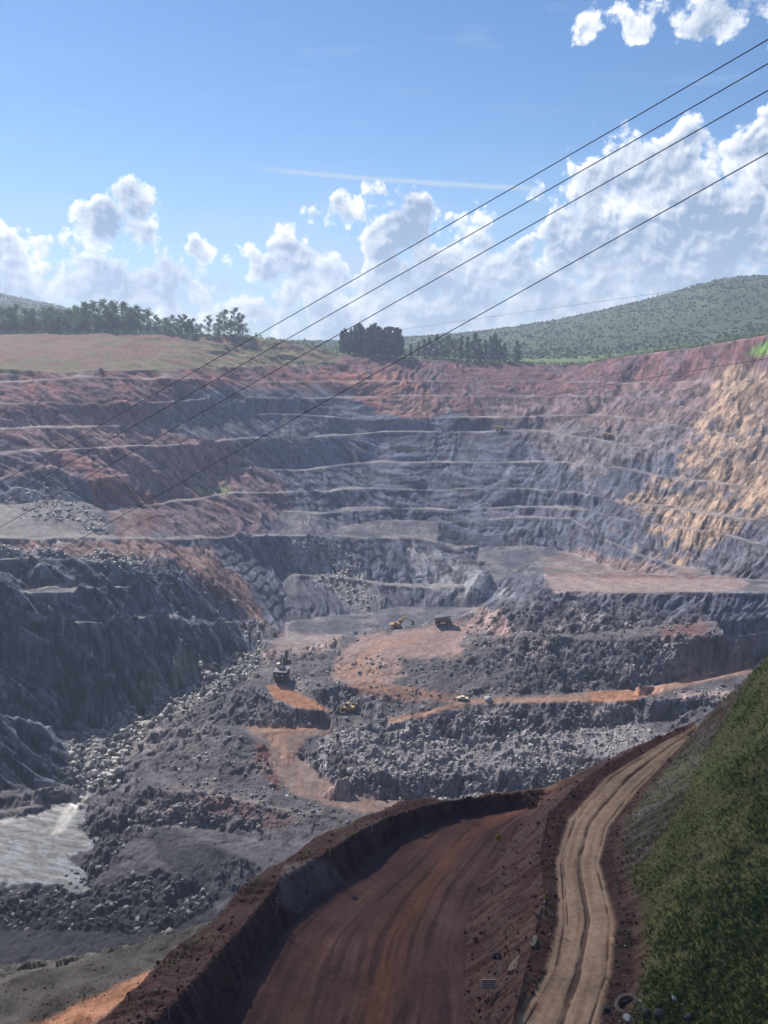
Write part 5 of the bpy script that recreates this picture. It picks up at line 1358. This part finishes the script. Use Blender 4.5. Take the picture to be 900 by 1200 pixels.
# ------------------------------------------------------------------ power lines
M_WIRE = simple_mat('cable_black', (0.03, 0.03, 0.035), .6, .3, .05, 1)
def wire(pts_, rad, label, name='power_cable', cat='cable', sag=0.0):
    P3 = []
    q = [P(u, v, Y) for u, v, Y in pts_]
    xs = np.linspace(0, 1, len(q)); tt_ = np.linspace(0, 1, 48)
    cc = [np.polyval(np.polyfit(xs, [a[i] for a in q], 2 if len(q) > 2 else 1), tt_) for i in range(3)]
    V = []; Q = []; k = 6
    for i in range(48):
        c = Vector((cc[0][i], cc[1][i], cc[2][i]))
        j = min(i, 46); d = Vector([cc[a][j + 1] - cc[a][j] for a in range(3)]).normalized()
        s1 = d.cross(Vector((0, 0, 1))).normalized(); s2 = d.cross(s1)
        for b_ in range(k):
            a = 2 * math.pi * b_ / k; V.append(tuple(c + s1 * math.cos(a) * rad + s2 * math.sin(a) * rad))
            if i < 47: Q.append((i * k + b_, (i + 1) * k + b_, (i + 1) * k + (b_ + 1) % k, i * k + (b_ + 1) % k))
    return tag(mesh_from(name, V, Q, M_WIRE, smooth=True), label, cat)
wire([(1000, -12, 62), (900, 43, 68), (450, 308, 100), (0, 567, 150), (-120, 633, 170)], .046, 'topmost of the four black power cables crossing the sky')
wire([(1000, 17, 62), (900, 71, 68), (450, 334, 100), (0, 589, 150), (-120, 655, 170)], .046, 'second black power cable from the top crossing the sky')
wire([(1000, 51, 62), (900, 103, 68), (450, 362, 100), (0, 619, 150), (-120, 686, 170)], .046, 'third black power cable from the top crossing the sky')
wire([(1000, 124, 62), (900, 178, 68), (450, 432, 100), (0, 685, 150), (-120, 752, 170)], .046, 'lowest of the four black power cables crossing the sky')
wire([(340, 521, 620), (450, 496, 520), (600, 472, 420), (900, 421, 300), (1050, 396, 270)], .14, 'faint long cable sagging in front of the far red wall')
wire([(470, 386, 1100), (640, 362, 950), (820, 337, 800), (1000, 312, 700)], .16, 'faint cable rising across the clouds above the hill')
wire([(540, 421, 1000), (720, 397, 850), (900, 370, 700), (1050, 346, 600)], .16, 'upper faint cable in front of the green hill')
wire([(560, 425, 1000), (720, 404, 850), (900, 378, 700), (1050, 356, 600)], .16, 'lower faint cable in front of the green hill')
def power_pole(u, v, h, label, y0):
    p = hit(u, v, y0); r = empty('power_pole', p)
    mb = MB()
    mb.tube((0, 0, -1), (0, 0, h), .22, .14, n=7).build('pole', STEEL, r)
    MB().box((0, 0, h - 1.2), (3.4, .2, .22)).build('crossarm', STEEL, r)
    for x in (-1.5, 0, 1.5): MB().tube((x, 0, h - 1.1), (x, 0, h - .5), .12, n=6).build('insulator', WHT, r)
    tag(r, label, 'power pole')
power_pole(30, 556, 10, 'dark power pole on the pale spur of the left wall', 400)
power_pole(497, 598, 20, 'slim power pole on the far middle ledge', 400)
power_pole(520, 640, 16, 'slim power pole on the ledge below the far wall', 400)
power_pole(886, 546, 15, 'slim power pole on the golden eastern ledge', 350)
print("all built", time.time() - T0)
